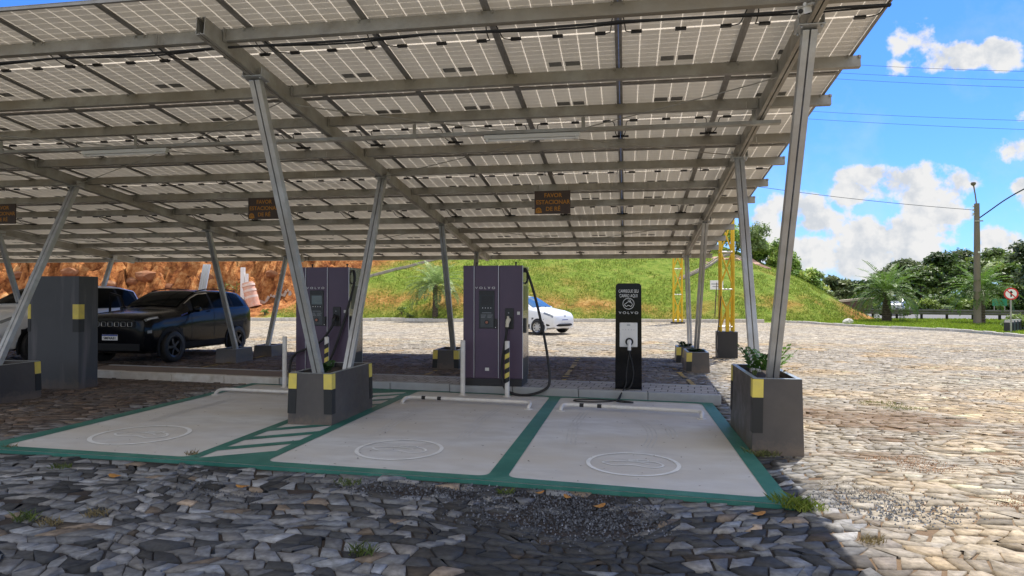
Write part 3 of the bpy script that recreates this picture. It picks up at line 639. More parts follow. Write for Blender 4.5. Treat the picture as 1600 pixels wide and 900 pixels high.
# ------------------------------------------------------------------ solar canopy
SL = R(6.375); CS, SN = math.cos(SL), math.sin(SL)
def rz(Y): return 4.776 - .11173*Y                              # underside of the panel frames
RX = [1.53,-3.75,-9.22,-14.70,-20.15]
PURLIN_Y = [5.757,7.033,7.985,9.207,10.20,11.356,12.467,13.649,14.774,16.024,17.187,18.428]
NCOL = 20; PW = 1.134; ROWY = [5.19+2.2583*k for k in range(6)]
def canopy():
    root = thing("solar_carport", (0,0,0), 'long galvanised steel carport frame on slanted posts carrying the solar panels', 'carport')
    dn = Vector((0,CS,-SN)); nn = Vector((0,SN,CS))             # down the slope, out of the roof
    t = .004
    C = [(0,0),(.058,0),(.058,-.018),(.058-t,-.018),(.058-t,-t),(t,-t),(t,-.111),(.058-t,-.111),(.058-t,-.098),(.058,-.098),(.058,-.115),(0,-.115)]
    for i, Y in enumerate(PURLIN_Y):
        b = MB(); p0 = Vector((-21.0,Y,rz(Y)-.001)); p1 = Vector((2.27,Y,rz(Y)-.001))
        xs = [p0.x]; x = random.uniform(-17,-15)
        while x < 2: xs.append(x); x += 6.0
        xs.append(p1.x)
        for a, c in zip(xs[:-1], xs[1:]):
            n = len(C); vs = [Vector((xx,Y,rz(Y)-.001))+dn*p+nn*q for xx in (a+.002,c-.002) for p,q in C]
            b.add(vs, [(k,(k+1)%n,n+(k+1)%n,n+k) for k in range(n)]+[tuple(range(n)),tuple(range(n,2*n))])
        for k in range(NCOL+1):                                  # clips at the panel joints
            x = 2.2-PW*k; q = Vector((x,Y,rz(Y)))
            for s in (-1,1): b.tube([q-dn*.012+Vector((s*.05,0,0))-nn*.002, q-dn*.012+Vector((s*.05,0,0))-nn*.03], .007, 6); b.box(-.018,.018,-.004,0,-.035,-.003, Matrix.Translation(q-dn*.003+Vector((s*.055,0,0))))
        b.build("purlin", M['galv'], root)
    for xr in RX:
        b = MB(); y0, y1 = 5.45, 18.15
        for s in (-1,1):
            prof = [(0,-.045),(.036,-.045),(.036,-.062),(.032,-.062),(.032,-.05),(.005,-.05),(.005,-.205),(.032,-.205),(.032,-.192),(.036,-.192),(.036,-.21),(0,-.21)]
            n = len(prof); vs = [Vector((xr+s*(.042-p),yy,rz(yy)))+nn*q for yy in (y0,y1) for p,q in prof]
            b.add(vs, [(k,(k+1)%n,n+(k+1)%n,n+k) for k in range(n)]+[tuple(range(n)),tuple(range(n,2*n))])
        for Y in PURLIN_Y:                                       # cleats
            for s in (-1,1): b.box(-.003,.003,-.05,.0,-.13,.0, Matrix.Translation(Vector((xr+s*.052,Y-.003,rz(Y)-.005)))) 
        b.build("rafter", M['galv'], root)
    posts = {0:[(7.46,5.99,.78),(8.42,9.55,.74),(15.2,13.51,.44),(16.69,17.54,.38)], 1:[(7.80,6.35,.67),(8.71,10.01,.65),(14.39,13.43,.45),(16.0,16.76,.4)], 2:[(7.7,6.3,.6),(8.61,9.99,.65),(14.77,13.68,.34),(16.26,17.19,.3)], 3:[(7.7,6.3,.6),(8.6,10.0,.6),(14.6,13.7,.4),(16.4,17.27,.4)], 4:[(7.7,6.3,.6),(8.6,10.0,.6),(14.6,13.7,.4),(16.4,17.27,.4)]}
    for k, pp in posts.items():
        for (yb, yt, zb) in pp:
            b = MB(); top = Vector((RX[k],yt,rz(yt)-.222)); bot = Vector((RX[k],yb,zb)); bot = bot + (bot-top).normalized()*(.22 if zb > .5 else .15)
            w, dp = (.054,.040) if yb < 10 else (.050,.038)
            d = (top-bot).normalized()
            for s in (-1,1):
                q = [(s*.006,-dp),(s*(w+.006),-dp),(s*(w+.006),dp),(s*.006,dp)]
                if s < 0: q.reverse()
                b.sweep(q, bot, top, (1,0,0))
            # lipped mouths of the two channels, seam weld half way
            M4 = Matrix.Translation(top) @ Matrix.Rotation(-SL,4,'X')
            b.box(-.11,.11,-.09,.09,.0,.010, M4)
            b.box(-.105,-.095,-.08,.08,.011,.10, M4); b.box(.095,.105,-.08,.08,.011,.10, M4)
            for sx in (-.08,.08):
                for sy in (-.065,.065): b.tube([M4 @ Vector((sx,sy,-.02)), M4 @ Vector((sx,sy,-.002))], .011, 6)
            b.build("post", M['post'], root, bevel=.007, seg=2)
    for i in range(3):
        a, c = RX[i], RX[i+1]
        for (ya, yc) in ((6.95,9.95),(9.45,7.05),(13.6,17.0),(17.0,13.5)):
            p, q = Vector((a,ya,rz(ya)-.20)), Vector((c,yc,rz(yc)-.20)); mid = (p+q)/2-Vector((0,0,.03))
            MB().tube(crom([p,(p*.75+mid*.25)-Vector((0,0,.012)),mid,(q*.75+mid*.25)-Vector((0,0,.012)),q],4), .0065, 6).build("bracing_rod", M['galv'], root, smooth=True)
    b = MB(); y, z = 8.10, 3.60
    b.box(-15.2,1.75,y-.05,y+.05,z,z+.003); b.box(-15.2,1.75,y-.05,y-.047,z+.0031,z+.04); b.box(-15.2,1.75,y+.047,y+.05,z+.0031,z+.04)
    x = -15.15
    while x < 1.7: b.box(x,x+.05,y-.053,y-.0503,z+.010,z+.030); x += .1
    tr = b.build("cable_tray", M['galv'], root)
    for x in (1.45,-.5,-2.6,-4.6,-6.5,-8.6,-10.6,-12.6,-14.6):
        b = MB(); b.box(x-.022,x+.022,y-.058,y-.0545,z-.01,z+.16); b.tube([(x,y-.056,z+.16),(x,y-.056,rz(8.1)-.10)], .005, 6); b.build("tray_hanger", M['galv'], tr)
    # cables fixed under the first purlin and the rafter
    b = MB()
    pts = [Vector((x, 5.80, rz(5.8)-.150-.012*abs(math.sin(x*1.7)))) for x in np.arange(-14,2.1,.35)]
    b.tube(pts, .012, 6); b.tube([p+Vector((0,.02,-.006+.012*math.sin(p.x*3.1))) for p in pts], .009, 6)
    b.build("cable_bundle", M['rubber'], root, smooth=True)
canopy()

def panel_mat():
    mt = bpy.data.materials.new("bifacial_panel_back"); mt.use_nodes = True; nt = mt.node_tree; N = nt.nodes; L = nt.links; p = N["Principled BSDF"]
    p.inputs["Roughness"].default_value = .28; p.inputs["Specular IOR Level"].default_value = .35
    tc = N.new("ShaderNodeTexCoord"); sx = N.new("ShaderNodeSeparateXYZ"); L.new(tc.outputs["Object"], sx.inputs[0])
    def Mt(op, a, b=None, clamp=False):
        n = N.new("ShaderNodeMath"); n.operation = op; n.use_clamp = clamp
        for i, v in enumerate((a,b)):
            if v is None: continue
            if isinstance(v,(int,float)): n.inputs[i].default_value = v
            else: L.new(v, n.inputs[i])
        return n.outputs[0]
    cx = Mt('PINGPONG', Mt('ADD', sx.outputs[0], .546), .091)      # 0 at a gap between columns ... use distance to the multiple of .182
    fx = Mt('ABSOLUTE', Mt('SUBTRACT', Mt('MODULO', Mt('ADD', sx.outputs[0], .546+.091+1.82), .182), .091))
    ay = Mt('SUBTRACT', Mt('ABSOLUTE', sx.outputs[1]), .012)
    fy = Mt('ABSOLUTE', Mt('SUBTRACT', Mt('MODULO', Mt('ADD', ay, .0457+.914), .0914), .0457))
    gx = Mt('LESS_THAN', fx, .0042); gy = Mt('LESS_THAN', fy, .0026); gm = Mt('LESS_THAN', ay, .0)
    gap = Mt('MAXIMUM', gx, gm)
    gapf = Mt('MAXIMUM', gap, Mt('MULTIPLY', gy, .75))
    n = N.new("ShaderNodeTexNoise"); n.inputs["Scale"].default_value = 2.2; n.inputs["Detail"].default_value = 4; L.new(tc.outputs["Object"], n.inputs["Vector"])
    oi = N.new("ShaderNodeObjectInfo")
    cr = N.new("ShaderNodeMixRGB"); L.new(n.outputs[0], cr.inputs[0]); cr.inputs[1].default_value = (.54,.525,.49,1); cr.inputs[2].default_value = (.72,.705,.67,1)
    vr = N.new("ShaderNodeVectorMath"); vr.operation = 'SCALE'; L.new(cr.outputs[0], vr.inputs[0]); L.new(Mt('ADD', Mt('MULTIPLY', oi.outputs["Random"], .14), .92), vr.inputs["Scale"])
    mx = N.new("ShaderNodeMixRGB"); L.new(gapf, mx.inputs[0]); L.new(vr.outputs[0], mx.inputs[1]); mx.inputs[2].default_value = (.86,.84,.79,1); L.new(mx.outputs[0], p.inputs["Base Color"])
    tr = N.new("ShaderNodeBsdfTranslucent"); tr.inputs[0].default_value = (.95,.89,.79,1)
    ms = N.new("ShaderNodeMixShader"); L.new(Mt('ADD', Mt('MULTIPLY', gapf, .38), .20), ms.inputs[0]); L.new(p.outputs[0], ms.inputs[1]); L.new(tr.outputs[0], ms.inputs[2]); L.new(ms.outputs[0], N["Material Output"].inputs[0])
    return mt
M['panel'] = panel_mat()
M['label_grey'] = mat("rating_label_grey", (.17,.17,.165), .6, 0, .3, noise=(.22,.22,.21), noise_scale=60)
ORD = ['','first','second','third','fourth','fifth','sixth','seventh','eighth','ninth','tenth','eleventh','twelfth','thirteenth','fourteenth','fifteenth','sixteenth','seventeenth','eighteenth','nineteenth','twentieth']
def panels():
    hw, hl = .5662, 1.1345
    root = MB().box(-hw,hw,-hl,hl,.026,.032).build("solar_module", M['panel'])
    b = MB()
    for s in (-1,1):
        x0, x1 = sorted((s*hw, s*(hw-.003))); b.box(x0,x1,-hl,hl,.0,.036); x0, x1 = sorted((s*(hw-.0031), s*(hw-.033))); b.box(x0,x1,-hl,hl,.0,.0025)
        y0, y1 = sorted((s*hl, s*(hl-.003))); b.box(-hw+.0031,hw-.0031,y0,y1,.0,.0355); y0, y1 = sorted((s*(hl-.0031), s*(hl-.024))); b.box(-hw+.034,hw-.034,y0,y1,.0,.0025)
    b.build("panel_frame", M['alu'], root)
    for x in (-.40,0,.40): MB().box(x-.05,x+.05,-.019,.019,.004,.0255).build("junction_box", M['black'], root, bevel=.004)
    for s in (-1,1):
        b = MB(); pts = crom([(s*.45,0,.014),(s*.487,-.03,.006),(s*.500,-.16,-.045),(s*.515,-.34,-.045),(s*.545,-.47,-.012),(s*.562,-.50,-.005)], 5); b.tube(pts, .0055, 6); b.box(min(s*.46,s*.562),max(s*.46,s*.562),-.515,-.485,-.022,-.002); b.build("panel_cable", M['rubber'], root, smooth=True)
    b = MB(); b.box(-.15,-.02,.56,.66,.0245,.0258); b.box(.02,.17,.56,.66,.0245,.0258); b.build("rating_label", M['label_grey'], root)
    rows = ['front row','second row','third row','fourth row','fifth row','rear row']
    first = True
    for r in range(6):
        yc = ROWY[r]+2.2583/2
        for c in range(NCOL):
            xc = 2.2-PW*(c+.5)
            o = root if first else copy_tree(root); first = False
            mt = Matrix.Translation((xc,yc,rz(yc)+.0005)) @ Matrix.Rotation(-SL,4,'X') @ Matrix.Rotation(math.pi if r%2 else 0,4,'Z')
            o.location = mt.to_translation(); o.rotation_euler = mt.to_euler()
            tag(o, f"white-backed solar panel, {ORD[c+1]} from the canopy's right edge in its {rows[r]}", 'solar panel', 'solar panels roofing the carport')
panels()

# ------------------------------------------------------------------ planters round the posts, with plants
def leaflet_frond(V, F, T, base, az, elev, length, droop, npair, lw, ll, col, vee=.5, jitter=.12):
    """one pinnate frond: curved midrib with leaflets either side"""
    base = Vector(base); d = Vector((math.cos(az)*math.cos(elev), math.sin(az)*math.cos(elev), math.sin(elev))); side = Vector((-math.sin(az), math.cos(az), 0))
    p = base.copy(); st = length/npair; e = elev; pts = [p.copy()]
    for i in range(npair):
        e -= droop/npair; d = Vector((math.cos(az)*math.cos(e), math.sin(az)*math.cos(e), math.sin(e))); p = p+d*st; pts.append(p.copy())
        t = (i+1)/npair
        if t < .14: continue
        upv = side.cross(d); 
        if upv.z < 0: upv = -upv
        L = ll*(math.sin(math.pi*min(1,t*.9+.12))**.6)*(1+random.uniform(-jitter,jitter)); w = lw
        for s in (-1,1):
            ld = (side*s*.86 + d*.5 + upv*(vee*(1-t*.4)) + Vector((0,0,random.uniform(-.25,.1)))).normalized(); wv = (d - ld*d.dot(ld)).normalized()*w
            tip = p+ld*L - Vector((0,0,L*.22*random.random())); m = p+ld*L*.45
            o = len(V); V += [tuple(p), tuple(m+wv), tuple(tip), tuple(m-wv)]; F.append((o,o+1,o+2,o+3))
            k = math.exp(random.gauss(0,.22)); T.append((col[0]*k,col[1]*k,col[2]*k))
    # midrib
    for i in range(0,len(pts)-1):
        o = len(V); w = side*(.010*length/1.5)*(1-i/len(pts)*.7); V += [tuple(pts[i]-w), tuple(pts[i]+w), tuple(pts[i+1]+w), tuple(pts[i+1]-w)]; F.append((o,o+1,o+2,o+3)); T.append((col[0]*1.5,col[1]*1.3,col[2]*1.5))
def zz_plant(loc, n, h, label, cat='plant', spread=.5, col=(.09,.18,.03), yellow=False):
    root = thing("zz_plant", loc, label, cat)
    V, F, T = [], [], []
    for i in range(n):
        az = 6.28*i/n + random.uniform(-.4,.4); 
        leaflet_frond(V, F, T, (random.uniform(-.04,.04),random.uniform(-.05,.05),0), az, R(random.uniform(55,80))-spread*.3, h*random.uniform(.7,1.1), R(random.uniform(10,35)), 9, .026, .10, col, .3)
    if yellow: leaflet_frond(V, F, T, (.02,-.05,0), R(-25), R(35), h*.65, R(25), 7, .022, .08, (.42,.24,.02), .3)
    np_mesh("foliage", V, F, M['leaf'], tone=np.array(T), parent=root)
    b = MB()
    for i in range(3): b.tube([(random.uniform(-.05,.05),random.uniform(-.05,.05),-.12),(random.uniform(-.03,.03),random.uniform(-.03,.03),.05)], .012, 6)
    b.build("stem", M['grass_stem'], root)
M['grass_stem'] = mat("plant_stem", (.10,.14,.04), .6)
M['potting_soil'] = mat("potting_soil", (.035,.026,.02), .95, noise=(.06,.045,.035), noise_scale=12, bump=.8, bump_scale=25)
M['galv_edge'] = mat("planter_rim_aluminium", (.33,.36,.36), .4, .4, noise=(.26,.28,.28), noise_scale=5)
def planter(x0, x1, y0, y1, h, label, taper=.015, guards=((0,0),(1,0),(0,1),(1,1)), gh=.52, group='planters boxing the feet of the carport posts'):
    cx, cy = (x0+x1)/2, (y0+y1)/2; hx, hy = (x1-x0)/2, (y1-y0)/2
    root = thing("planter_box", (cx,cy,0), label, 'planter', group)
    t = taper; b = MB()
    vs = [(-hx-t,-hy-t,0),(hx+t,-hy-t,0),(hx+t,hy+t,0),(-hx-t,hy+t,0),(-hx,-hy,h),(hx,-hy,h),(hx,hy,h),(-hx,hy,h)]
    q = .045; vs += [(-hx+q,-hy+q,h),(hx-q,-hy+q,h),(hx-q,hy-q,h),(-hx+q,hy-q,h),(-hx+q,-hy+q,h-.09),(hx-q,-hy+q,h-.09),(hx-q,hy-q,h-.09),(-hx+q,hy-q,h-.09)]
    fs = [(3,2,1,0)]+[(i,(i+1)%4,4+(i+1)%4,4+i) for i in range(4)]+[(4+i,4+(i+1)%4,8+(i+1)%4,8+i) for i in range(4)]+[(8+i,8+(i+1)%4,12+(i+1)%4,12+i) for i in range(4)]
    b.add(vs, fs).build("box", M['graphite'], root, bevel=.004)
    MB().add([(-hx+q+.002,-hy+q+.002,h-.06),(hx-q-.002,-hy+q+.002,h-.06),(hx-q-.002,hy-q-.002,h-.06),(-hx+q+.002,hy-q-.002,h-.06)],[(0,1,2,3)]).build("soil", M['potting_soil'], root)
    b = MB(); z = h+.001                                         # folded rim
    for (a0,a1,c0,c1) in ((-hx,hx,-hy,-hy+.05),(-hx,hx,hy-.05,hy),(-hx,-hx+.05,-hy+.0505,hy-.0505),(hx-.05,hx,-hy+.0505,hy-.0505)): b.box(a0,a1,c0,c1,z,z+.004)
    b.build("rim", M['galv_edge'], root, bevel=.0015)
    for (gx, gy) in guards:
        sx, sy = (1 if gx else -1), (1 if gy else -1); w = .10; e = .006
        for (za, zb, mk, nm) in ((h-.19,h-.004,'guard_yellow','yellow_guard'),(h-.19-.36*min(1,h/.78),h-.1905,'guard_black','black_guard')):
            b = MB(); za = max(za,.02)
            def off(z): return t*(1-z/h)
            o0, o1 = off(za), off(zb)
            def cor(px, py, z, o): return (sx*(hx+o)+px*-sx, sy*(hy+o)+py*-sy, z)
            for prof in ([(-e,-e),(w,-e),(w,0-.001),(-.001,-.001)], [(-e,-e),(-.001,-.001),(-.001,w),(-e,w)]):
                n = 4; vs = [cor(p[0],p[1],za,o0) for p in prof]+[cor(p[0],p[1],zb,o1) for p in prof]
                b.add(vs, [(3,2,1,0),(4,5,6,7)]+[(i,(i+1)%4,4+(i+1)%4,4+i) for i in range(4)])
            b.build(nm, M[mk], root)
    return root
planter(1.29,1.765,7.20,8.62,.78, 'tall graphite planter with yellow corner guard at the right edge of the green bays', guards=((0,0),(0,1)))
planter(-4.10,-3.55,7.74,9.05,.66, 'graphite planter with yellow and black corners standing between two parking bays on the hatching')
planter(-9.78,-9.10,7.6,9.2,.57, 'dark planter cut by the left edge of the photo before the tall grey box')
planter(1.26,1.70,14.35,15.30,.43, 'low dark planter holding the brown leaning post, at the shade edge behind the kerb', guards=((0,0),(0,1)))
planter(1.20,1.62,16.35,16.95,.38, 'low dark planter holding the straight grey post, farthest back at the right', guards=((0,0),))
planter(-4.10,-3.55,14.05,14.95,.42, 'low planter with yellow corners beside the middle charger, seen behind its white bollard')
planter(-9.48,-8.98,14.40,15.1,.33, 'low black planter under the leaning post beside the black car', guards=())
planter(-9.46,-8.98,16.0,16.6,.29, 'low black planter behind the black car, at the sunlit edge of the shade', guards=())
zz_plant((1.62,8.0,.72), 6, .46, 'dark green leafy plant with one yellow frond in the right planter between posts', yellow=True)
zz_plant((1.47,8.08,.72), 4, .42, 'dark upright plant behind the groove of the right planter post', col=(.045,.10,.02), spread=.2)
zz_plant((-3.85,8.2,.60), 5, .20, 'small green plant low in the planter between the two bays', col=(.03,.08,.02))
zz_plant((1.40,16.6,.33), 6, .22, 'short plant tuft in the farthest low planter at the right', col=(.03,.06,.02), spread=.8)
zz_plant((1.45,14.7,.38), 5, .20, 'short plant tuft at the foot of the brown leaning post', col=(.03,.06,.02), spread=.8)

# ------------------------------------------------------------------ lettering
def text(body, size, loc, rot, mt, parent, name="lettering", sx=1.0, spacing=1.0, bold=0.0, depth=.0008, align='CENTER'):
    cu = bpy.data.curves.new(name, 'FONT'); cu.body = body; cu.size = size; cu.align_x = align; cu.align_y = 'CENTER'; cu.space_character = spacing; cu.extrude = depth; cu.offset = bold; cu.resolution_u = 3
    o = bpy.data.objects.new(name, cu); COL.objects.link(o); dg = bpy.context.evaluated_depsgraph_get(); me = bpy.data.meshes.new_from_object(o.evaluated_get(dg)); bpy.data.objects.remove(o)
    me.transform(Matrix.Translation(loc) @ Matrix.Rotation(rot[2],4,'Z') @ Matrix.Rotation(rot[0],4,'X') @ Matrix.Diagonal((sx,1,1,1))); me.materials.clear(); me.materials.append(mt)
    r = bpy.data.objects.new(name, me); COL.objects.link(r); r.parent = parent; return r
FRONT = (R(90),0,0)
def outline(b, pts, w, y, closed=False, dep=.001):
    """flat stroke standing upright facing the viewer (-y)"""
    k = len(pts); pts = [Vector(p) for p in pts]; vs = []
    for i in range(k):
        a = pts[(i-1)%k] if closed or i>0 else pts[i]; c = pts[(i+1)%k] if closed or i<k-1 else pts[i]; d = (c-a).normalized(); n = Vector((-d.y,d.x))*w/2
        vs += [(pts[i].x+n.x, y, pts[i].y+n.y), (pts[i].x-n.x, y, pts[i].y-n.y)]
    b.add(vs, [(2*i,2*i+1,2*((i+1)%k)+1,2*((i+1)%k)) for i in range(k if closed else k-1)])
# hanging signs
def reverse_sign(x, label):
    root = tag(MB().box(-.305,.305,-.012,.012,-.195,.195).build("hanging_sign", M['sign_brown'], bevel=.003), label, 'sign', 'brown signs hanging under the carport'); root.location = (x,11.30,3.19)
    for s, z, sz in (("FAVOR",.115,.098),("ESTACIONAR",0,.098),("DE RÉ",-.115,.098)): text(s, sz, (.01,-.0135,z), FRONT, M['sign_orange'], root, bold=.002, sx=.97)
    b = MB(); r = .05                                            # little car emblem
    b.lathe([(0,-.0005),(r,-.0005),(r,.0005),(0,.0005)], 20, Matrix.Translation((-.235,-.0135,-.135)) @ Matrix.Rotation(R(90),4,'X')); b.box(-.285,-.180,-.0142,-.013,-.176,-.145); b.build("emblem", M['sign_orange'], root)
    b = MB(); outline(b, [(-.262,-.148),(-.25,-.12),(-.222,-.12),(-.208,-.148)], .008, -.0152); b.build("emblem", M['sign_brown'], root)
    b = MB()
    for s in (-.25,.25): b.tube([(s,.0,.19),(s,.02,.25),(s,.05,.29)], .004, 6)
    b.build("hanger", M['galv'], root)
reverse_sign(-1.22, 'brown sign with orange words hanging between the kiosk and the right posts, fully readable')
reverse_sign(-6.50, 'brown hanging sign with orange words half hidden behind the long slanted middle post')
reverse_sign(-12.05, 'brown hanging sign with orange words cut by the left edge of the photo')
def tube_lamp(x0, x1, label):
    root = tag(MB().box(x0,x1,-.035,.035,.0,.05).build("tube_lamp", M['lamp_white'], bevel=.006), label, 'lamp', 'white tube lamps under the cable tray'); root.location = (0,8.10,3.545)
    MB().tube([(x0+.04,0,-.014),(x1-.04,0,-.014)], .013, 8).build("lamp_tube", M['white_plastic'], root)
    for x in (x0+.02,x1-.06): MB().box(x,x+.04,-.03,.03,-.03,-.0005).build("end_cap", M['lamp_white'], root, bevel=.004)
tube_lamp(-7.35,-6.06, 'white tube lamp under the cable tray at upper left, beyond the slanted post')
tube_lamp(-1.72,-.54, 'white tube lamp under the cable tray above the middle kiosk')
def security_camera():
    root = thing("security_camera", (1.40,5.62,3.90), 'beige box security camera on the right rafter near the canopy front', 'camera')
    m4 = Matrix.Rotation(R(-35),4,'Z') @ Matrix.Rotation(R(22),4,'X') @ Matrix.Scale(.62,4)
    MB().box(-.045,.045,-.13,.13,-.045,.045,m4).build("housing", M['lamp_white'], root, bevel=.008)
    MB().box(-.055,.055,-.16,.12,.046,.052,m4).build("sun_shield", M['lamp_white'], root, bevel=.003)
    MB().lathe([(.03,-.02),(.03,.01),(.0,.012)],16,m4 @ Matrix.Translation((0,-.135,0)) @ Matrix.Rotation(R(90),4,'X')).build("lens", M['black'], root)
    MB().tube([(0,0,.05),(.03,.05,.06),(.10,.07,.08)], .014, 8).build("bracket", M['lamp_white'], root)
security_camera()
def prop_pole():
    root = thing("prop_pole", (-13.25,18.9,0), 'sunlit bundle of pale leaning poles behind the black car roof', 'pole')
    for k in range(3): MB().tube([(-.12+.09*k,.0,0),(.02+.09*k,.55,2.55)], .04, 8).build("pole", M['sign_white'], root, smooth=True)
prop_pole()
# ------------------------------------------------------------------ fast chargers
def charger(loc, label, screen_lit, plug_mat, cable_pts, side_pts, rz_=0.0):
    root = thing("fast_charger", loc, label, 'charging kiosk', 'plum fast chargers on the kerb', rz_)
    W, D, H = .98, .62, 1.95; hw = W/2
    MB().box(-hw+.01,hw-.01,.012,D-.01,0,.115).build("plinth", M['plinth'], root, bevel=.004)
    MB().box(-hw+.004,hw-.004,.016,D,.116,H-.004).build("body", M['purple'], root, bevel=.006)
    cuts = [-hw, -.30, .105, hw]
    for i in range(3):
        x0, x1 = cuts[i]+(.008 if i else 0), cuts[i+1]-(.014 if i < 2 else .0)
        MB().box(x0,x1,0,.0155,.13,H).build("front_panel", M['purple'], root, bevel=.005)
    for i in (1,2): MB().box(cuts[i]-.014,cuts[i]-.006,-.004,.012,.13,H-.003).build("trim_strip", M['trim'], root)
    MB().box(hw-.0035,hw+.004,.0,.014,.13,H-.003).build("trim_strip", M['trim'], root)
    MB().box(hw-.0035,hw+.004,D-.014,D,.13,H-.003).build("trim_strip", M['trim'], root)
    MB().box(hw-.0035,hw+.002,.015,D-.015,.45,H-.01).build("side_panel", mat_side, root)
    MB().box(hw+.0021,hw+.006,.12,D-.12,1.22,1.62).build("side_vent", M['dark_panel'], root, bevel=.002)
    MB().box(hw-.0035,hw+.003,.015,D-.015,.13,.44).build("side_vent", M['plinth'], root)
    MB().box(hw+.0021,hw+.05,.04,.14,.86,1.10).build("side_holster", M['black'], root, bevel=.015)
    text("VOLVO", .052, (-.125,-.003,1.585), FRONT, M['white_text'], root, sx=1.35, spacing=1.7)
    # control column
    cp = MB().box(-.225,.03,-.012,-.0005,.93,1.545).build("control_panel", M['dark_panel'], root, bevel=.006)
    MB().box(-.225,.03,-.0155,-.0125,1.475,1.54).build("header", M['black'], cp, bevel=.002)
    MB().box(-.19,.0,-.016,-.0125,1.30,1.455).build("screen", M['screen' if screen_lit else 'black'], cp, bevel=.003)
    b = MB()
    for k in range(4): b.lathe([(0,-.001),(.007,-.001),(.007,.001),(0,.001)],10,Matrix.Translation((-.165+.045*k,-.0135,1.262)) @ Matrix.Rotation(R(90),4,'X'))
    b.build("button", M['white_text'], cp)
    MB().box(-.20,.012,-.017,-.0125,.945,1.17).build("reader_panel", M['mid_panel'], cp, bevel=.004)
    b = MB(); b.box(-.175,-.02,-.0145,-.0125,1.180,1.187)
    for k in range(3):
        for q in range(2): b.box(-.19+.105*q,-.19+.105*q+random.uniform(.06,.09),-.0178,-.0172,1.145-.020*k,1.150-.020*k)
    b.build("instruction_lines", M['grey_text'], cp)
    MB().lathe([(0,-.004),(.038,-.004),(.04,.004),(0,.004)],24,Matrix.Translation((-.095,-.020,1.03)) @ Matrix.Rotation(R(90),4,'X')).build("card_reader", M['black'], cp, smooth=True)
    MB().lathe([(0,-.003),(.022,-.003),(.022,.003),(0,.003)],20,Matrix.Translation((-.095,-.0255,1.03)) @ Matrix.Rotation(R(90),4,'X')).build("reader_badge", M['copper'], cp, smooth=True)
    MB().box(.034,.075,-.030,-.0005,.93,1.09).build("card_terminal", M['black'], root, bevel=.006)
    MB().box(.047,.060,-.0315,-.0305,.945,.955).build("terminal_light", M['white_text'], root)
    hol = MB().box(.205,.345,-.02,-.0005,.925,1.26).build("holster", M['black'], root, bevel=.012)
    MB().lathe([(0,-.004),(.010,-.004),(.010,.004),(0,.004)],12,Matrix.Translation((.265,-.022,1.185)) @ Matrix.Rotation(R(90),4,'X')).build("holster_light", M['grey_text'], hol)
    MB().lathe([(.045,-.03),(.05,.0),(.05,.02)],20,Matrix.Translation((.27,-.03,1.07)) @ Matrix.Rotation(R(90),4,'X')).build("socket_ring", M['rubber'], hol, smooth=True)
    pl = MB(); pl.tube(crom([(.27,-.03,1.075),(.268,-.085,1.07),(.262,-.115,1.03),(.255,-.11,.965)],5), [.036]*6+[.033]*5+[.028]*5, 14); pl.tube([(.268,-.09,1.10),(.268,-.10,1.13)], .02, 10)
    pl.build("plug", plug_mat, hol, smooth=True)
    sk = MB(); sk.box(.40,.445,-.0022,-.0003,1.155,1.205); sk.build("sticker", M['lamp_white'], root); sk2 = MB(); sk2.box(-.125,-.06,-.0022,-.0003,.245,.295); sk2.build("sticker", M['lamp_white'], root)
    MB().tube(crom(cable_pts, 8), .021, 10).build("charging_cable", M['rubber'], root, smooth=True)
    if side_pts: MB().tube(crom(side_pts, 8), .021, 10).build("charging_cable", M['rubber'], root, smooth=True)
    b = MB()
    for x in (-.33,.33): b.tube([(x,.3,H-.004),(x,.3,H+.04)], .012, 8); b.lathe([(.008,.04),(.022,.05),(.022,.062),(.008,.07)],12,Matrix.Translation((x,.3,H)))
    b.build("lifting_eye", M['plinth'], root)
    b = MB(); b.tube(crom([(hw+.01,.16,1.66),(hw+.05,.15,1.70),(hw+.05,.145,1.84),(hw+.03,.14,1.90)],5), .016, 8); b.build("cable_arm", M['black'], root, smooth=True)
    return root
mat_side = mat("side_sheet_metal", (.30,.28,.27), .25, .75, .5, noise=(.26,.24,.235), noise_scale=2)
loop2 = [(.255,-.11,.965),(.235,-.10,.80),(.19,-.07,.55),(.16,-.06,.30),(.20,-.10,.02),(.36,-.19,-.085),(.62,-.22,-.095),(.86,-.12,-.02),(.93,-.05,.10),(.90,.02,.42),(.80,.07,.95),(.66,.11,1.50),(.56,.13,1.80),(.51,.135,1.90),(.50,.14,1.84)]
charger((-2.12,10.665,.15), 'plum kiosk with cream plug and looping black cable, right of the middle planter', False, M['cream_plastic'], loop2, None)
loop1 = [(.255,-.11,.965),(.20,-.13,.86),(.05,-.12,.68),(-.15,-.12,.56),(-.40,-.13,.46),(-.52,-.12,.30),(-.50,-.2,.0),(-.42,-.26,-.10),(-.1,-.25,-.105),(.2,-.2,-.10)]
side1 = [(.51,.14,1.90),(.55,.10,1.70),(.50,-.02,1.30),(.36,-.06,.80),(.22,-.08,.42),(.10,-.10,.25),(.02,-.12,.1),(-.05,-.2,-.09)]
charger((-5.22,11.0,.15), 'plum kiosk with lit grey screen behind the two slanted middle posts', True, M['black'], loop1, side1)

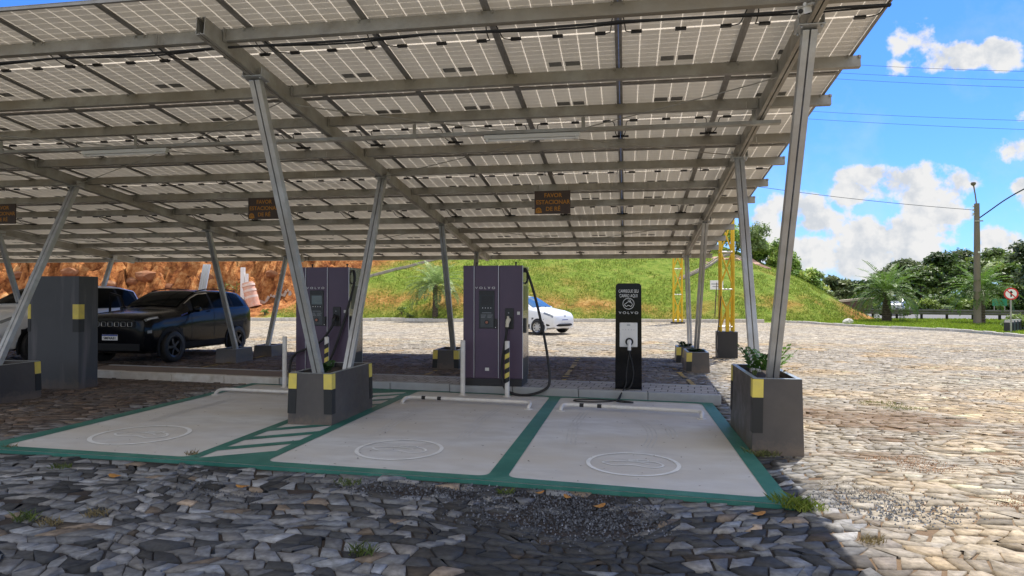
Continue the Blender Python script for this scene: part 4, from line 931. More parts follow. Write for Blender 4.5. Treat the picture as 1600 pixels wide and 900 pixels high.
# ------------------------------------------------------------------ totem with wallbox
def totem():
    root = thing("charging_totem", (.045,10.72,.15), 'slim black totem with white wallbox and white words, between kiosk and right planter', 'charging totem')
    hw, H, r = .207, 1.66, .055
    poly = [(-hw,0),(hw,0)]+[(hw-.008-r+r*math.cos(t),H-r+r*math.sin(t)) for t in np.linspace(0,math.pi/2,7)]+[(-hw+.008+r-r*math.sin(t),H-r+r*math.cos(t)) for t in np.linspace(0,math.pi/2,7)]
    rx = Matrix.Rotation(R(90),4,'X')
    MB().prism(poly, -.17, 0, rx).build("body", M['gloss_black'], root, bevel=.004)
    text("CARREGUE SEU", .070, (0,-.0025,1.535), FRONT, M['white_text'], root, sx=.64, bold=.0002); text("CARRO AQUI", .070, (0,-.0025,1.462), FRONT, M['white_text'], root, sx=.66, bold=.0002)
    text("VOLVO", .055, (0,-.0025,1.195), FRONT, M['white_text'], root, sx=1.30, spacing=1.45)
    b = MB(); outline(b, [(.086*math.cos(t),1.34+.086*math.sin(t)) for t in np.linspace(0,6.2832,49)[:-1]], .007, -.002, True)
    car = crom([(.030,1.352,0),(.012,1.372,0),(-.02,1.362,0),(-.035,1.345,0),(-.058,1.335,0),(-.055,1.312,0),(-.03,1.298,0),(-.012,1.312,0),(.012,1.310,0),(.03,1.298,0),(.05,1.308,0),(.058,1.33,0),(.045,1.355,0),(.02,1.385,0)],5)
    outline(b, [(p.x,p.y) for p in car], .007, -.0026); outline(b, [(.02,1.376),(.035,1.392),(.018,1.405),(.003,1.39)], .006, -.0022, True); outline(b, [(.0,1.398),(-.014,1.396)], .005, -.0024)
    b.build("emblem", M['white_text'], root)
    wb = MB().box(-.138,.138,-.10,-.001,.665,1.045).build("wallbox", M['white_plastic'], root, bevel=.016, seg=3)
    b = MB()
    for k in range(5): b.lathe([(0,-.0006),(.006,-.0006),(.006,.0006),(0,.0006)],8,Matrix.Translation((-.084+.042*k,-.1008,.935)) @ rx)
    b.box(-.026,.026,-.1012,-.1003,1.0,1.018); b.build("indicator", M['grey_text'], wb)
    MB().lathe([(.045,-.0),(.062,.002),(.062,.022),(.045,.022)],28,Matrix.Translation((.012,-.10,.75)) @ rx).build("socket", M['black'], wb, smooth=True)
    MB().lathe([(0,.003),(.046,.003),(.046,.004),(0,.004)],20,Matrix.Translation((.012,-.10,.75)) @ rx).build("socket_face", M['rubber'], wb)
    MB().tube(crom([(.012,-.11,.752),(.012,-.16,.748),(.012,-.175,.70),(.012,-.165,.625)],5), [.034]*8+[.027]*8, 12).build("plug", M['white_plastic'], wb, smooth=True)
    c = [(.012,-.165,.625),(.014,-.165,.58),(.055,-.14,.42),(.075,-.13,.24),(.03,-.14,.06),(-.10,-.22,-.03)]
    z = -.106
    lay = [(-.16,-.45,z),(-.42,-.68,z),(-.74,-.70,z),(-.80,-.56,z),(-.5,-.48,z),(-.15,-.52,z),(.06,-.64,z),(-.02,-.76,z+.012),(-.17,-.68,z+.012),(-.16,-.46,z+.012),(-.10,-.25,-.02),(-.04,-.16,.10),(-.03,-.14,.30),(.01,-.14,.55),(.03,-.10,.62)]
    MB().tube(crom(c+lay, 7), .0095, 8).build("charging_cable", M['rubber'], root, smooth=True)
totem()

# ------------------------------------------------------------------ bollards, wheel stops
def bollard(x, y, label, striped):
    root = tag(MB().lathe([(.038,0),(.038,.86),(.034,.872),(0,.874)],20).build("bollard", M['white_paint'], smooth=True), label, 'bollard', 'slim white bollards before the kiosks'); root.location = (x,y,.03)
    MB().lathe([(.0385,.0),(.07,.0),(.07,.006),(.0385,.006)],16).build("base_plate", M['white_paint'], root)
    if striped:
        for k in range(7):
            z = .20+.075*k; b = MB(); vs = []; n = 9
            for j in range(n+1):
                t = -math.pi*.92+math.pi*.84*j/n; dz = .05*(j/n); vs += [(.0392*math.cos(t),.0392*math.sin(t),z+dz),(.0392*math.cos(t),.0392*math.sin(t),z+dz+.0745)]
            b.add(vs,[(2*j,2*j+2,2*j+3,2*j+1) for j in range(n)]).build("stripe", M['guard_yellow' if k%2 else 'guard_black'], root)
bollard(-5.78,10.74, 'plain white bollard left of the kiosk with the lit screen', False)
bollard(-5.02,10.76, 'black and yellow striped bollard partly hidden behind the slanted middle posts', True)
bollard(-2.555,10.42, 'plain white bollard at the left corner of the kiosk with the cream plug', False)
bollard(-1.83,10.37, 'black and yellow striped bollard before the kiosk with the cream plug', True)
def wheel_stop(a, c, label, worn=False):
    a, c = Vector(a), Vector(c); root = thing("wheel_stop", (a+c)/2, label, 'wheel stop', 'bent white tube wheel stops'); o = (a+c)/2; d = (c-a).normalized(); n = Vector((d.y,-d.x,0))
    up = Vector((0,0,.06)); p = [a+n*.22, a+n*.19+up*.55, a+n*.10+up*.98, a+d*.06+n*.02+up, a+d*.25+up, (a+c)/2+up*.99, c-d*.25+up, c-d*.06+n*.02+up, c+n*.10+up*.98, c+n*.19+up*.55, c+n*.22]
    MB().tube([q-o for q in crom(p,6)], .026, 12).build("tube", M['white_paint'], root, smooth=True)
    for q in (a+n*.22, c+n*.22): MB().lathe([(.0,0),(.06,0),(.06,.006),(.0,.006)],14,Matrix.Translation(q-o)).build("foot_plate", M['white_paint'], root)
    if worn:
        for q in (a+d*.25,a+d*.5): MB().tube([q-o+up-d*.03, q-o+up+d*.03], .0268, 12).build("scuff_mark", M['rubber'], root)
wheel_stop((-6.42,9.98,.03),(-4.55,9.80,.03), 'bent white wheel stop in the left bay, half hidden by the middle planter')
wheel_stop((-3.22,9.70,.03),(-1.32,9.52,.03), 'bent white wheel stop in the middle bay before the kiosk', True)
wheel_stop((-.85,9.45,.03),(1.00,9.18,.03), 'bent white wheel stop in the right bay before the totem', True)

# ------------------------------------------------------------------ tall grey cabinet
def cabinet():
    root = thing("grey_cabinet", (0,0,0), 'tall plain grey sheet metal box with yellow guards beside the black car', 'cabinet')
    b = MB(); b.prism([(-10.13,10.0),(-9.14,10.0),(-9.14,10.42),(-10.13,10.42)], 0, 1.93); b.build("body", M['cab_grey'], root, bevel=.006)
    def guard(x, y, sx, w):
        b = MB(); 
        for za, zb, mk, nm in ((1.20,1.45,'guard_yellow','yellow_guard'),(.98,1.198,'guard_black','black_guard')):
            MB().box(x,x+w,y-.006,y-.001,za,zb).build(nm, M[mk], root)
    guard(-9.255,10.0,1,.122); guard(-10.135,10.0,1,.06)
    d = Vector((0,1,0)); n = Vector((1,0,0))
    for za, zb, mk, nm in ((1.20,1.45,'guard_yellow','yellow_guard'),(.98,1.198,'guard_black','black_guard')):
        p = Vector((-9.14,9.994,0))+n*.001; q = p+d*.12; b = MB(); b.prism([(p.x,p.y),(p.x+n.x*.005,p.y+n.y*.005),(q.x+n.x*.005,q.y+n.y*.005),(q.x,q.y)], za, zb).build(nm, M[mk], root)
def cab_mat():
    """grey sheet with pale streaks rubbed into it"""
    mt = mat("grey_cabinet_sheet", (.052,.054,.060), .5, .1, .5, noise=(.042,.044,.05), noise_scale=2, noise2=(.06,.062,.068)); nt = mt.node_tree; N = nt.nodes; L = nt.links; p = N["Principled BSDF"]
    tc = N.new("ShaderNodeTexCoord"); mp = N.new("ShaderNodeMapping"); mp.inputs["Scale"].default_value = (3.0,3.0,.35); L.new(tc.outputs["Object"], mp.inputs[0])
    n = N.new("ShaderNodeTexNoise"); n.inputs["Scale"].default_value = 1.6; n.inputs["Detail"].default_value = 5; L.new(mp.outputs[0], n.inputs["Vector"])
    mr = N.new("ShaderNodeMapRange"); mr.inputs["From Min"].default_value = .54; mr.inputs["From Max"].default_value = .74; mr.inputs["To Max"].default_value = .75; L.new(n.outputs[0], mr.inputs["Value"])
    mx = N.new("ShaderNodeMixRGB"); L.new(mr.outputs[0], mx.inputs[0]); src = p.inputs["Base Color"].links[0].from_socket; L.new(src, mx.inputs[1]); mx.inputs[2].default_value = (.17,.155,.16,1); L.new(mx.outputs[0], p.inputs["Base Color"])
    return mt
M['cab_grey'] = cab_mat(); splash(M['cab_grey'], (.14,.105,.08), .5, .55); cabinet()

# ------------------------------------------------------------------ cars
RING_N = 12
def car_build(name, loc, heading, label, stations, paint, L, wheel_r, axles, track, arch_r, side_win, pillars, windscreen, rear=None, rim='rim', spokes=5, cowl_black=False):
    """stations: (x forward, z bottom, z shoulder, z top, half width, half width of roof)"""
    root = thing(name, loc, label, 'car', None, heading)
    st = sorted(stations, key=lambda s: -s[0]); P = crom([Vector((s[0],s[1],s[2])) for s in st], 1)
    A = np.array(st, dtype=float); xs = A[:,0]
    def par(x): return [float(np.interp(-x, -xs, A[:,k])) for k in range(1,6)]
    def ring(x):
        zb, zs, zt, w, wt = par(x); zt = max(zt, zs+.03); g = zt-zs
        return [(0,zb),(.80*w,zb),(.955*w,zb+.06),(.99*w,zb+.20 if zs-zb > .5 else zb+.35*(zs-zb)),(w,zb+.62*(zs-zb)),(.985*w,zs-.06 if zs-zb>.2 else zs-.02),(.945*w,zs),
                (.945*w+(wt-.945*w)*.48, zs+g*.52),(wt+.012,zt-min(.06,g*.25)),(.93*wt,zt-min(.018,g*.08)),(.6*wt,zt+.010),(0,zt+.022)]
    def S(x, r):
        rg = ring(x); i = min(int(r), RING_N-2); t = r-i; a, b = rg[i], rg[i+1]; return (x, a[0]*(1-t)+b[0]*t, a[1]*(1-t)+b[1]*t)
    xx = []; 
    for a, b in zip(xs[:-1], xs[1:]):
        k = max(1, int(abs(a-b)/.09)); xx += [a+(b-a)*i/k for i in range(k)]
    xx.append(xs[-1]); b = MB(); n = 2*RING_N-2
    for x in xx:
        rg = ring(x); full = [(x,y,z) for y,z in rg]+[(x,-y,z) for y,z in rg[-2:0:-1]]; b.v += full
    m_ = len(xx); fs = [(i*n+j,i*n+(j+1)%n,(i+1)*n+(j+1)%n,(i+1)*n+j) for i in range(m_-1) for j in range(n)]+[tuple(range(n)),tuple((m_-1)*n+j for j in range(n))]
    b.f += fs; b.mi += [0]*len(fs); body = b.build("body", [paint, M['trim_black']], root, smooth=True, angle=32)
    cut = MB(); 
    for ax in axles:
        for s in (-1,1): cut.lathe([(0,-.17),(arch_r,-.17),(arch_r,.3),(0,.3)], 36, Matrix.Translation((ax, s*(track+.02), wheel_r)) @ Matrix.Rotation(R(-90*s),4,'X'))
    co = cut.build("cutter", M['trim_black']); md = body.modifiers.new("b",'BOOLEAN'); md.object = co; md.operation = 'DIFFERENCE'; md.solver = 'EXACT'
    dg = bpy.context.evaluated_depsgraph_get(); me = bpy.data.meshes.new_from_object(body.evaluated_get(dg)); body.modifiers.clear(); body.data = me
    bpy.data.objects.remove(co)
    for p in me.polygons:                                       # dark inside the arches
        c = p.center
        if any((c.x-ax)**2+(c.z-wheel_r)**2 < (arch_r*1.01)**2 for ax in axles): p.material_index = 1
    def patch(nm, x0, x1, r0, r1, side, mt, off=.006, k=10, q=6, slant0=0., slant1=0., parent=None):
        vs = []; 
        for i in range(k+1):
            for j in range(q+1):
                r = r0+(r1-r0)*j/q; x = (x0+slant0*j/q)+((x1+slant1*j/q)-(x0+slant0*j/q))*i/k
                p = Vector(S(x,r)); e = 1e-3; du = Vector(S(x-e,r))-p; dv = Vector(S(x,min(r+.02,RING_N-1.001)))-Vector(S(x,max(r-.02,0))); nn = dv.cross(du)
                nn = nn.normalized() if nn.length > 0 else Vector((0,1,0))
                if nn.y*1.0+nn.z*.6+nn.x*.2 < 0: nn = -nn
                p = p+nn*off; vs.append((p.x, p.y*side, p.z))
        return MB().add(vs,[(i*(q+1)+j,i*(q+1)+j+1,(i+1)*(q+1)+j+1,(i+1)*(q+1)+j) for i in range(k) for j in range(q)]).build(nm, mt, parent or root, smooth=True)
    for s in (-1,1):
        for (a,c,sl0,sl1) in side_win: patch("side_window", a, c, 6.12, 8.0, s, M['glass'], .007, slant0=sl0, slant1=sl1)
        for (a,c) in pillars: patch("window_trim", a, c, 6.05, 8.1, s, M['trim_black'], .004)
        patch("sill_trim", axles[0]-arch_r-.02, axles[1]+arch_r+.02, 1.6, 3.0, s, M['trim_black'], .005)
        # arches
        for ax in axles:
            a_ = MB(); vs = []
            for j in range(21):
                t = math.pi*(-.12+1.24*j/20); zz = wheel_r+arch_r*math.sin(t)
                xq = ax+arch_r*math.cos(t); yo = par(max(min(xq,xs[0]-.02),xs[-1]+.02))[3]
                for rr, dy in ((arch_r-.012,-.03),(arch_r-.012,.012),(arch_r+.05,.012),(arch_r+.055,-.03)): vs.append((ax+rr*math.cos(t), s*(yo+dy), wheel_r+rr*math.sin(t)))
            a_.add(vs,[(4*j+q,4*j+(q+1)%4,4*j+4+(q+1)%4,4*j+4+q) for j in range(20) for q in range(4)]); a_.build("wheel_arch", M['trim_black'] if cowl_black else paint, root, smooth=True)
            w = wheel_r; t4 = Matrix.Translation((ax, s*(track-.10), w)) @ Matrix.Rotation(R(-90*s),4,'X')
            wh = MB().lathe([(w*.64,-.02),(w*.66,.0),(w*.86,-.0),(w*.97,.02),(w,.05),(w,.16),(w*.97,.19),(w*.86,.21),(w*.68,.205),(w*.655,.19),(w*.655,-.02)],36,t4).build("wheel", M['rubber'], root, smooth=True)
            rb = MB(); rb.lathe([(0,.02),(w*.60,.02),(w*.60,.10),(w*.655,.19),(w*.64,.200),(w*.57,.185),(w*.57,.03)],32,t4)
            for k in range(spokes):
                m4 = t4 @ Matrix.Rotation(2*math.pi*k/spokes,4,'Z'); rb.box(.03,w*.60,-.030,.030,.13,.175,m4)
            rb.lathe([(0,.185),(.05,.183),(.062,.165),(.062,.12)],16,t4); rb.build("rim", M[rim], wh, smooth=True)
            MB().lathe([(0,.03),(w*.5,.03),(w*.5,.05),(0,.05)],24,t4).build("brake_disc", M['rim_dark'], wh)
        # mirrors
    a, c = windscreen; vs = []; k, q = 8, 10
    for i in range(k+1):
        x = a+(c-a)*i/k; zb, zs, zt, w, wt = par(x)
        for j in range(q+1):
            y = (-1+2*j/q); yy = y*wt*(.93 if i < k else .9); z = zt+.022-.030*abs(y)**2.2; vs.append((x+.008,yy,z+.012))
    MB().add(vs,[(i*(q+1)+j,i*(q+1)+j+1,(i+1)*(q+1)+j+1,(i+1)*(q+1)+j) for i in range(k) for j in range(q)]).build("windscreen", M['windscreen'] if name == 'parked_hatchback' else M['glass'], root, smooth=True)
    return root, S, par, patch
def mirror(root, x, y, z, paint):
    for s in (-1,1):
        mm = MB(); mm.lathe([(0,-.10),(.055,-.09),(.075,-.03),(.07,.05),(.05,.09),(0,.10)],14,Matrix.Translation((x,s*(y+.10),z)) @ Matrix.Rotation(R(90),4,'X') @ Matrix.Diagonal((.75,.95,1.0,1))); mm.tube([(x,s*(y-.04),z-.06),(x,s*(y+.05),z-.02)], .025, 8); mm.build("mirror", paint, root, smooth=True)
def plate(root, x, z, body, y=0.0, parent=None):
    p = MB().box(x,x+.008,y-.20,y+.20,z-.065,z+.065).build("number_plate", M['sign_white'], root, bevel=.004)
    MB().box(x+.0082,x+.010,y-.198,y+.198,z+.033,z+.063).build("plate_band", M['plate_blue'], p)
    if body: text(body, .082, (x+.0095,y,z-.018), (R(90),0,R(90)), M['trim_black'], p, bold=.0015)
    return p
suv_st = [(2.20,.40,.93,1.05,.74,.62),(2.15,.31,1.02,1.10,.83,.70),(2.02,.26,1.07,1.14,.89,.75),(1.7,.25,1.10,1.18,.915,.77),(1.2,.25,1.12,1.22,.92,.77),(.95,.25,1.14,1.25,.92,.75),(.74,.25,1.19,1.38,.92,.72),(.36,.25,1.22,1.57,.92,.67),(.08,.25,1.225,1.67,.92,.655),(-.5,.25,1.235,1.71,.92,.65),(-1.3,.25,1.25,1.70,.92,.64),(-1.85,.26,1.27,1.66,.91,.625),(-2.05,.30,1.26,1.57,.89,.62),(-2.15,.36,1.2,1.36,.85,.66),(-2.20,.45,1.0,1.08,.77,.64)]
def suv():
    root, S, par, patch = car_build("parked_suv", (-11.52,15.70,0), R(-90), 'black SUV with seven-slot grille parked nose-out beside the grey cabinet', suv_st, M['car_black'], 4.4, .37, (1.34,-1.30), .90, .435, [(.50,-.28,-.12,-.0),(-.36,-1.20,0,0),(-1.28,-1.80,0,.22)], [(.62,-1.92)], (.86,.0), rim='rim_dark', cowl_black=True)
    mirror(root, .55, .92, 1.24, M['car_black']); plate(root, 2.212, .635, "SMF4A81")
    gr = MB().box(2.19,2.212,-.64,.64,.865,1.005).build("grille", M['trim_black'], root, bevel=.01)
    for k in range(7):
        y = -.50+.1667*k; q = [(y+.060*sx, .935+.055*sz) for sx, sz in ((-1,-1),(1,-1),(1,1),(-1,1))]; rp = rounded([(a,c) for a,c in q],.022,3); b = MB(); n = len(rp); vs = []
        for (a,c) in rp:
            cx_, cz_ = y, .935; vs += [(2.2135,a,c),(2.2135,cx_+(a-cx_)*.80,cz_+(c-cz_)*.80),(2.222,cx_+(a-cx_)*.93,cz_+(c-cz_)*.93)]
        b.add(vs,[(3*i,3*((i+1)%n),3*((i+1)%n)+2,3*i+2) for i in range(n)]+[(3*i+2,3*((i+1)%n)+2,3*((i+1)%n)+1,3*i+1) for i in range(n)]); b.build("grille_ring", M['rim'], gr)
    text("Jeep", .06, (2.195,0,1.04), (R(90),0,R(90)), M['rim'], root)
    MB().box(2.17,2.205,-.74,.74,.33,.50).build("lower_bumper", M['trim_black'], root, bevel=.02)
    MB().prism([(0,-.06),(.06,0),(0,.06),(-.06,0)],-.004,.004,Matrix.Translation((2.16,.50,.56)) @ Matrix.Rotation(R(90),4,'Z') @ Matrix.Rotation(R(90),4,'X')).build("radar_badge", M['grey_text'], root)
    for s in (-1,1):
        patch("headlight", 2.125, 1.76, 5.30, 6.25, s, M['lens'], .008, slant1=-.0); patch("headlight_bar", 2.08, 1.80, 5.5, 5.85, s, M['sign_white'], .012, k=6, q=2)
        patch("fog_lamp", 2.10, 2.0, 3.9, 4.15, s, M['grey_text'], .008, k=4, q=2)
        patch("chrome_line", .66, -.34, 7.92, 8.18, s, M['chrome'], .012, k=24, q=1)
        patch("door_seam", -.315, -.325, 3.2, 6.0, s, M['trim_black'], .003, k=1); patch("door_seam", .60, .59, 3.2, 6.0, s, M['trim_black'], .003, k=1); patch("door_handle", -.18, -.02, 5.0, 5.25, s, M['car_black'], .025, k=3, q=2); patch("side_badge", .98, .74, 5.2, 5.6, s, M['plate_blue'] if s > 0 else M['chrome'], .006, k=3, q=2)
        b = MB(); b.tube(crom([(.05,s*.62,1.68),(-.4,s*.62,1.745),(-1.2,s*.61,1.74),(-1.75,s*.59,1.69)],5), .014, 8); b.build("roof_rail", M['trim_black'], root, smooth=True)
    # the open passenger door at the far side
    m4 = Matrix.Translation((.58,-.93,0)) @ Matrix.Rotation(R(62),4,'Z')
    dr = MB(); dr.box(-1.0,0,-.035,.035,.34,1.14,m4); dr.build("open_door", M['car_black'], root, bevel=.02)
    b = MB(); b.prism([(0.0,1.14),(-.34,1.58),(-.95,1.66),(-1.0,1.14),(-.95,1.14),(-.91,1.61),(-.36,1.53),(-.06,1.14)],-.02,.02,m4 @ Matrix.Rotation(R(90),4,'X')); b.build("door_frame", M['trim_black'], root)
suv()
hatch_st = [(1.95,.36,.62,.72,.52,.40),(1.90,.26,.70,.80,.68,.54),(1.78,.22,.79,.87,.76,.61),(1.5,.20,.88,.95,.81,.66),(1.1,.20,.94,1.01,.825,.68),(.80,.20,.97,1.07,.83,.67),(.45,.20,.98,1.28,.83,.61),(.10,.20,.985,1.47,.83,.565),(-.2,.20,.99,1.53,.83,.555),(-.7,.20,1.0,1.54,.83,.55),(-1.2,.21,1.01,1.50,.82,.54),(-1.55,.24,.98,1.30,.79,.53),(-1.80,.30,.93,1.08,.74,.56),(-1.93,.40,.75,.84,.66,.5)]
def hatch():
    a = R(-31); fw_ = Vector((math.cos(a),math.sin(a),0)); lf = Vector((-fw_.y,fw_.x,0)); c = Vector((-3.40,26.70,0)) - fw_*1.22 + lf*.72
    root, S, par, patch = car_build("parked_hatchback", c, a, 'white hatchback parked in the sun before the grassy hill', hatch_st, M['car_white'], 3.9, .30, (1.22,-1.24), .80, .355, [(.50,-.25,-.2,0),(-.33,-1.05,0,0)], [(.62,-1.15)], (.80,.08), spokes=8)
    mirror(root, .50, .83, 1.04, M['car_white']); plate(root, 1.955, .545, None)
    b = MB(); b.tube(crom([(1.55,-.76,.40),(1.80,-.66,.39),(1.94,-.35,.385),(1.975,0,.385),(1.94,.35,.385),(1.80,.66,.39),(1.55,.76,.40)],6), .055, 10); b.build("bumper_strip", M['trim_black'], root, smooth=True)
    for z in (.76,.715): MB().tube(crom([(1.86,-.40,z),(1.925,0,z+.005),(1.86,.40,z)],6), .011, 8).build("grille_bar", M['chrome'], root, smooth=True)
    MB().lathe([(.03,-.006),(.045,0),(.03,.006)],18,Matrix.Translation((1.955,0,.735)) @ Matrix.Rotation(R(90),4,'Y')).build("badge", M['chrome'], root)
    for s in (-1,1): patch("headlight", 1.86, 1.48, 5.1, 6.4, s, M['lens'], .008); patch("door_seam", -.285, -.295, 2.6, 6.0, s, M['trim_black'], .003, k=1); patch("door_seam", .62, .61, 2.6, 6.0, s, M['trim_black'], .003, k=1); patch("door_handle", -.2, -.06, 5.0, 5.3, s, M['car_white'], .02, k=3, q=2)
    b = MB(); b.tube([(.86,-.3,1.075),(.72,.1,1.13)], .010, 6); b.tube([(.86,.1,1.08),(.72,.45,1.12)], .010, 6); b.build("wiper", M['trim_black'], root)
hatch()
van_st = [(2.45,.50,.80,.92,.72,.56),(2.36,.36,.98,1.08,.86,.70),(2.1,.30,1.08,1.18,.93,.76),(1.6,.29,1.13,1.24,.94,.78),(1.25,.29,1.16,1.29,.94,.76),(.95,.29,1.18,1.48,.94,.70),(.45,.29,1.19,1.72,.94,.65),(.15,.29,1.20,1.80,.94,.64),(-.6,.29,1.21,1.83,.94,.64),(-1.5,.29,1.22,1.82,.94,.63),(-2.1,.32,1.22,1.72,.92,.63),(-2.38,.42,1.1,1.24,.86,.68)]
def pickup():
    root, S, par, patch = car_build("parked_offroader", (-14.75,15.35,0), R(-90), 'white off-roader with black grille cut by the left edge of the photo', van_st, M['car_white'], 4.8, .39, (1.5,-1.4), .92, .45, [(.72,-.25,-.2,0),(-.35,-1.25,0,0),(-1.33,-2.0,0,.2)], [(.85,-2.05)], (1.15,.2), cowl_black=True)
    mirror(root, .75, .95, 1.25, M['car_white'])
    g = MB().box(2.43,2.462,-.72,.72,.74,.92).build("grille", M['trim_black'], root, bevel=.01)
    for z in (.79,.85): MB().box(2.463,2.472,-.68,.68,z,z+.022).build("grille_bar", M['chrome'], g)
    MB().box(2.40,2.455,-.85,.85,.42,.60).build("lower_bumper", M['trim_black'], root, bevel=.02)
    for s in (-1,1):
        patch("headlight", 2.34, 1.95, 5.2, 6.2, s, M['lens'], .008); b = MB(); b.prism([(s*.50,.60),(s*.90,.70),(s*.90,.64),(s*.55,.52)],0,.02,Matrix.Translation((2.40,0,0)) @ Matrix.Rotation(R(90),4,'Z') @ Matrix.Rotation(R(90),4,'X')); b.build("bumper_blade", M['car_white'], root)
    plate(root, 2.468, .66, None)
pickup()
sed_st = [(2.2,.36,.55,.66,.6,.46),(2.1,.26,.66,.76,.78,.62),(1.7,.22,.78,.87,.86,.68),(1.1,.2,.86,.94,.88,.70),(.8,.2,.90,1.02,.88,.67),(.35,.2,.92,1.27,.88,.60),(0,.2,.93,1.43,.88,.575),(-.5,.2,.94,1.48,.88,.57),(-1.0,.2,.95,1.45,.88,.56),(-1.5,.22,.97,1.24,.87,.57),(-1.75,.24,.99,1.08,.86,.64),(-2.15,.34,.90,1.0,.76,.62)]
def sedan():
    root, S, par, patch = car_build("parked_sedan", (-14.95,17.2,0), R(0), 'silver car showing only its roof and dark windows between grey cabinet and black SUV', sed_st, M['car_silver'], 4.4, .32, (1.3,-1.3), .85, .38, [(.45,-.3,-.2,0),(-.38,-1.15,0,.0)], [(.6,-1.3)], (.8,0.0))
    mirror(root, .5, .88, .98, M['car_silver'])
    for s in (-1,1): patch("headlight", 2.05, 1.65, 5.1, 6.3, s, M['lens'], .008)
sedan()
# ------------------------------------------------------------------ terrain lookups
CAM = Vector((0,0,1.6515))
def ray(px, py): return (rt*((px-800)/1048.95) + up*((450-py)/1048.95) + fw)
def at_depth(px, py, Y): d = ray(px,py); return CAM + d*(Y/d.y)
def at_ground(px, py, z=0.0): d = ray(px,py); return CAM + d*((z-CAM.z)/d.z)
def at_hill(px, py):
    d = ray(px,py); Y = 36.0; 
    while Y < 69:
        p = CAM + d*(Y/d.y)
        if p.z <= float(hill_h(p.x,p.y)): return p
        Y += .05
    return CAM + d*(50/d.y)

# ------------------------------------------------------------------ foliage
def leaf_cloud(n, clumps, size, cols, flat=.5):
    """many small leaf quads spread over uneven clumps; clumps: (centre, radius, tone)"""
    k = len(clumps); C_ = np.array([c[0] for c in clumps]); Rr = np.array([c[1] for c in clumps]); Tn = np.array([c[2] for c in clumps])
    pr = Rr.mean(1)**2; idx = rng.choice(k, n, p=pr/pr.sum()); u = rng.normal(0,1,(n,3)); u /= np.linalg.norm(u,axis=1)[:,None]; u[:,2] = np.where(u[:,2]<-.35, -u[:,2]*.6, u[:,2])
    rad = rng.random(n)**.38*rng.uniform(.7,1.15,n); p = C_[idx]+u*Rr[idx]*rad[:,None]
    nrm = u*.6+rng.normal(0,.6,(n,3))+np.array([0,0,flat]); nrm /= np.linalg.norm(nrm,axis=1)[:,None]
    a = np.cross(nrm, rng.normal(0,1,(n,3))); a /= np.linalg.norm(a,axis=1)[:,None]+1e-9; b = np.cross(nrm,a); s = size*rng.uniform(.55,1.35,n)[:,None]
    V = np.stack([p-a*s, p+b*s*.42, p+a*s, p-b*s*.42],1).reshape(-1,3); F = np.arange(n*4).reshape(-1,4)
    t = Tn[idx][:,None]; c = (np.array(cols[0])[None]*(1-t)+np.array(cols[1])[None]*t)*np.exp(rng.normal(0,.28,n))[:,None]
    return V, F, np.clip(c,.004,.6)
def tree(loc, h, w, label, cols=((.022,.045,.012),(.065,.105,.022)), n=6500, low=.25, group='trees of the wood beyond the highway', leaf=.26, k=26, name="broadleaf_tree"):
    root = thing(name, loc, label, 'tree', group)
    clumps = []
    for i in range(k):
        t = random.random()**.8; z = h*(low+(1-low)*t*.93); env = (math.sin(math.pi*min(.97,(.22+.74*t)))**.7)*w
        a = random.uniform(0,6.283); q = env*random.random()**.5*.85; r = w*random.uniform(.20,.42)
        clumps.append(((q*math.cos(a), q*math.sin(a), min(z, h-r*.62)), (r,r,r*.62), random.random()**1.3))
    V,F,c = leaf_cloud(n, clumps, leaf, cols); np_mesh("crown", V, F, M['leaf'], tone=c, parent=root)
    b = MB(); b.tube(crom([(0,0,-.2),(w*.02,0,h*.2),(-w*.03,w*.02,h*.45),(0,0,h*.8)],4), [h*.022,h*.021,h*.02,h*.019,h*.018,h*.017,h*.016,h*.014,h*.012,h*.010,h*.008,h*.006,h*.004], 8)
    for i in range(6):
        cl = random.choice(clumps); e = Vector(cl[0]); s = Vector((0,0,h*random.uniform(.25,.5))); b.tube([s,(s+e)/2+Vector((0,0,h*.03)),e], [h*.010,h*.007,h*.003], 6)
    b.build("trunk", M['bark'], root, smooth=True); return root
def bush(loc, h, w, label, cols, n=1400, group=None, leaf=.11, name="bush", k=9):
    root = thing(name, loc, label, 'bush', group)
    clumps = [((random.uniform(-1,1)*w*.7, random.uniform(-1,1)*w*.7, h*random.uniform(.22,.72)), (w*random.uniform(.3,.55),)*2+(h*random.uniform(.22,.36),), random.random()) for i in range(k)]
    V,F,c = leaf_cloud(n, clumps, leaf, cols); np_mesh("foliage", V, F, M['leaf'], tone=c, parent=root)
    b = MB()
    for i in range(4): b.tube([(random.uniform(-.06,.06),random.uniform(-.06,.06),-.1),(random.uniform(-.4,.4)*w,random.uniform(-.4,.4)*w,h*.6)], [.03,.012], 6)
    b.build("stem", M['bark'], root); return root
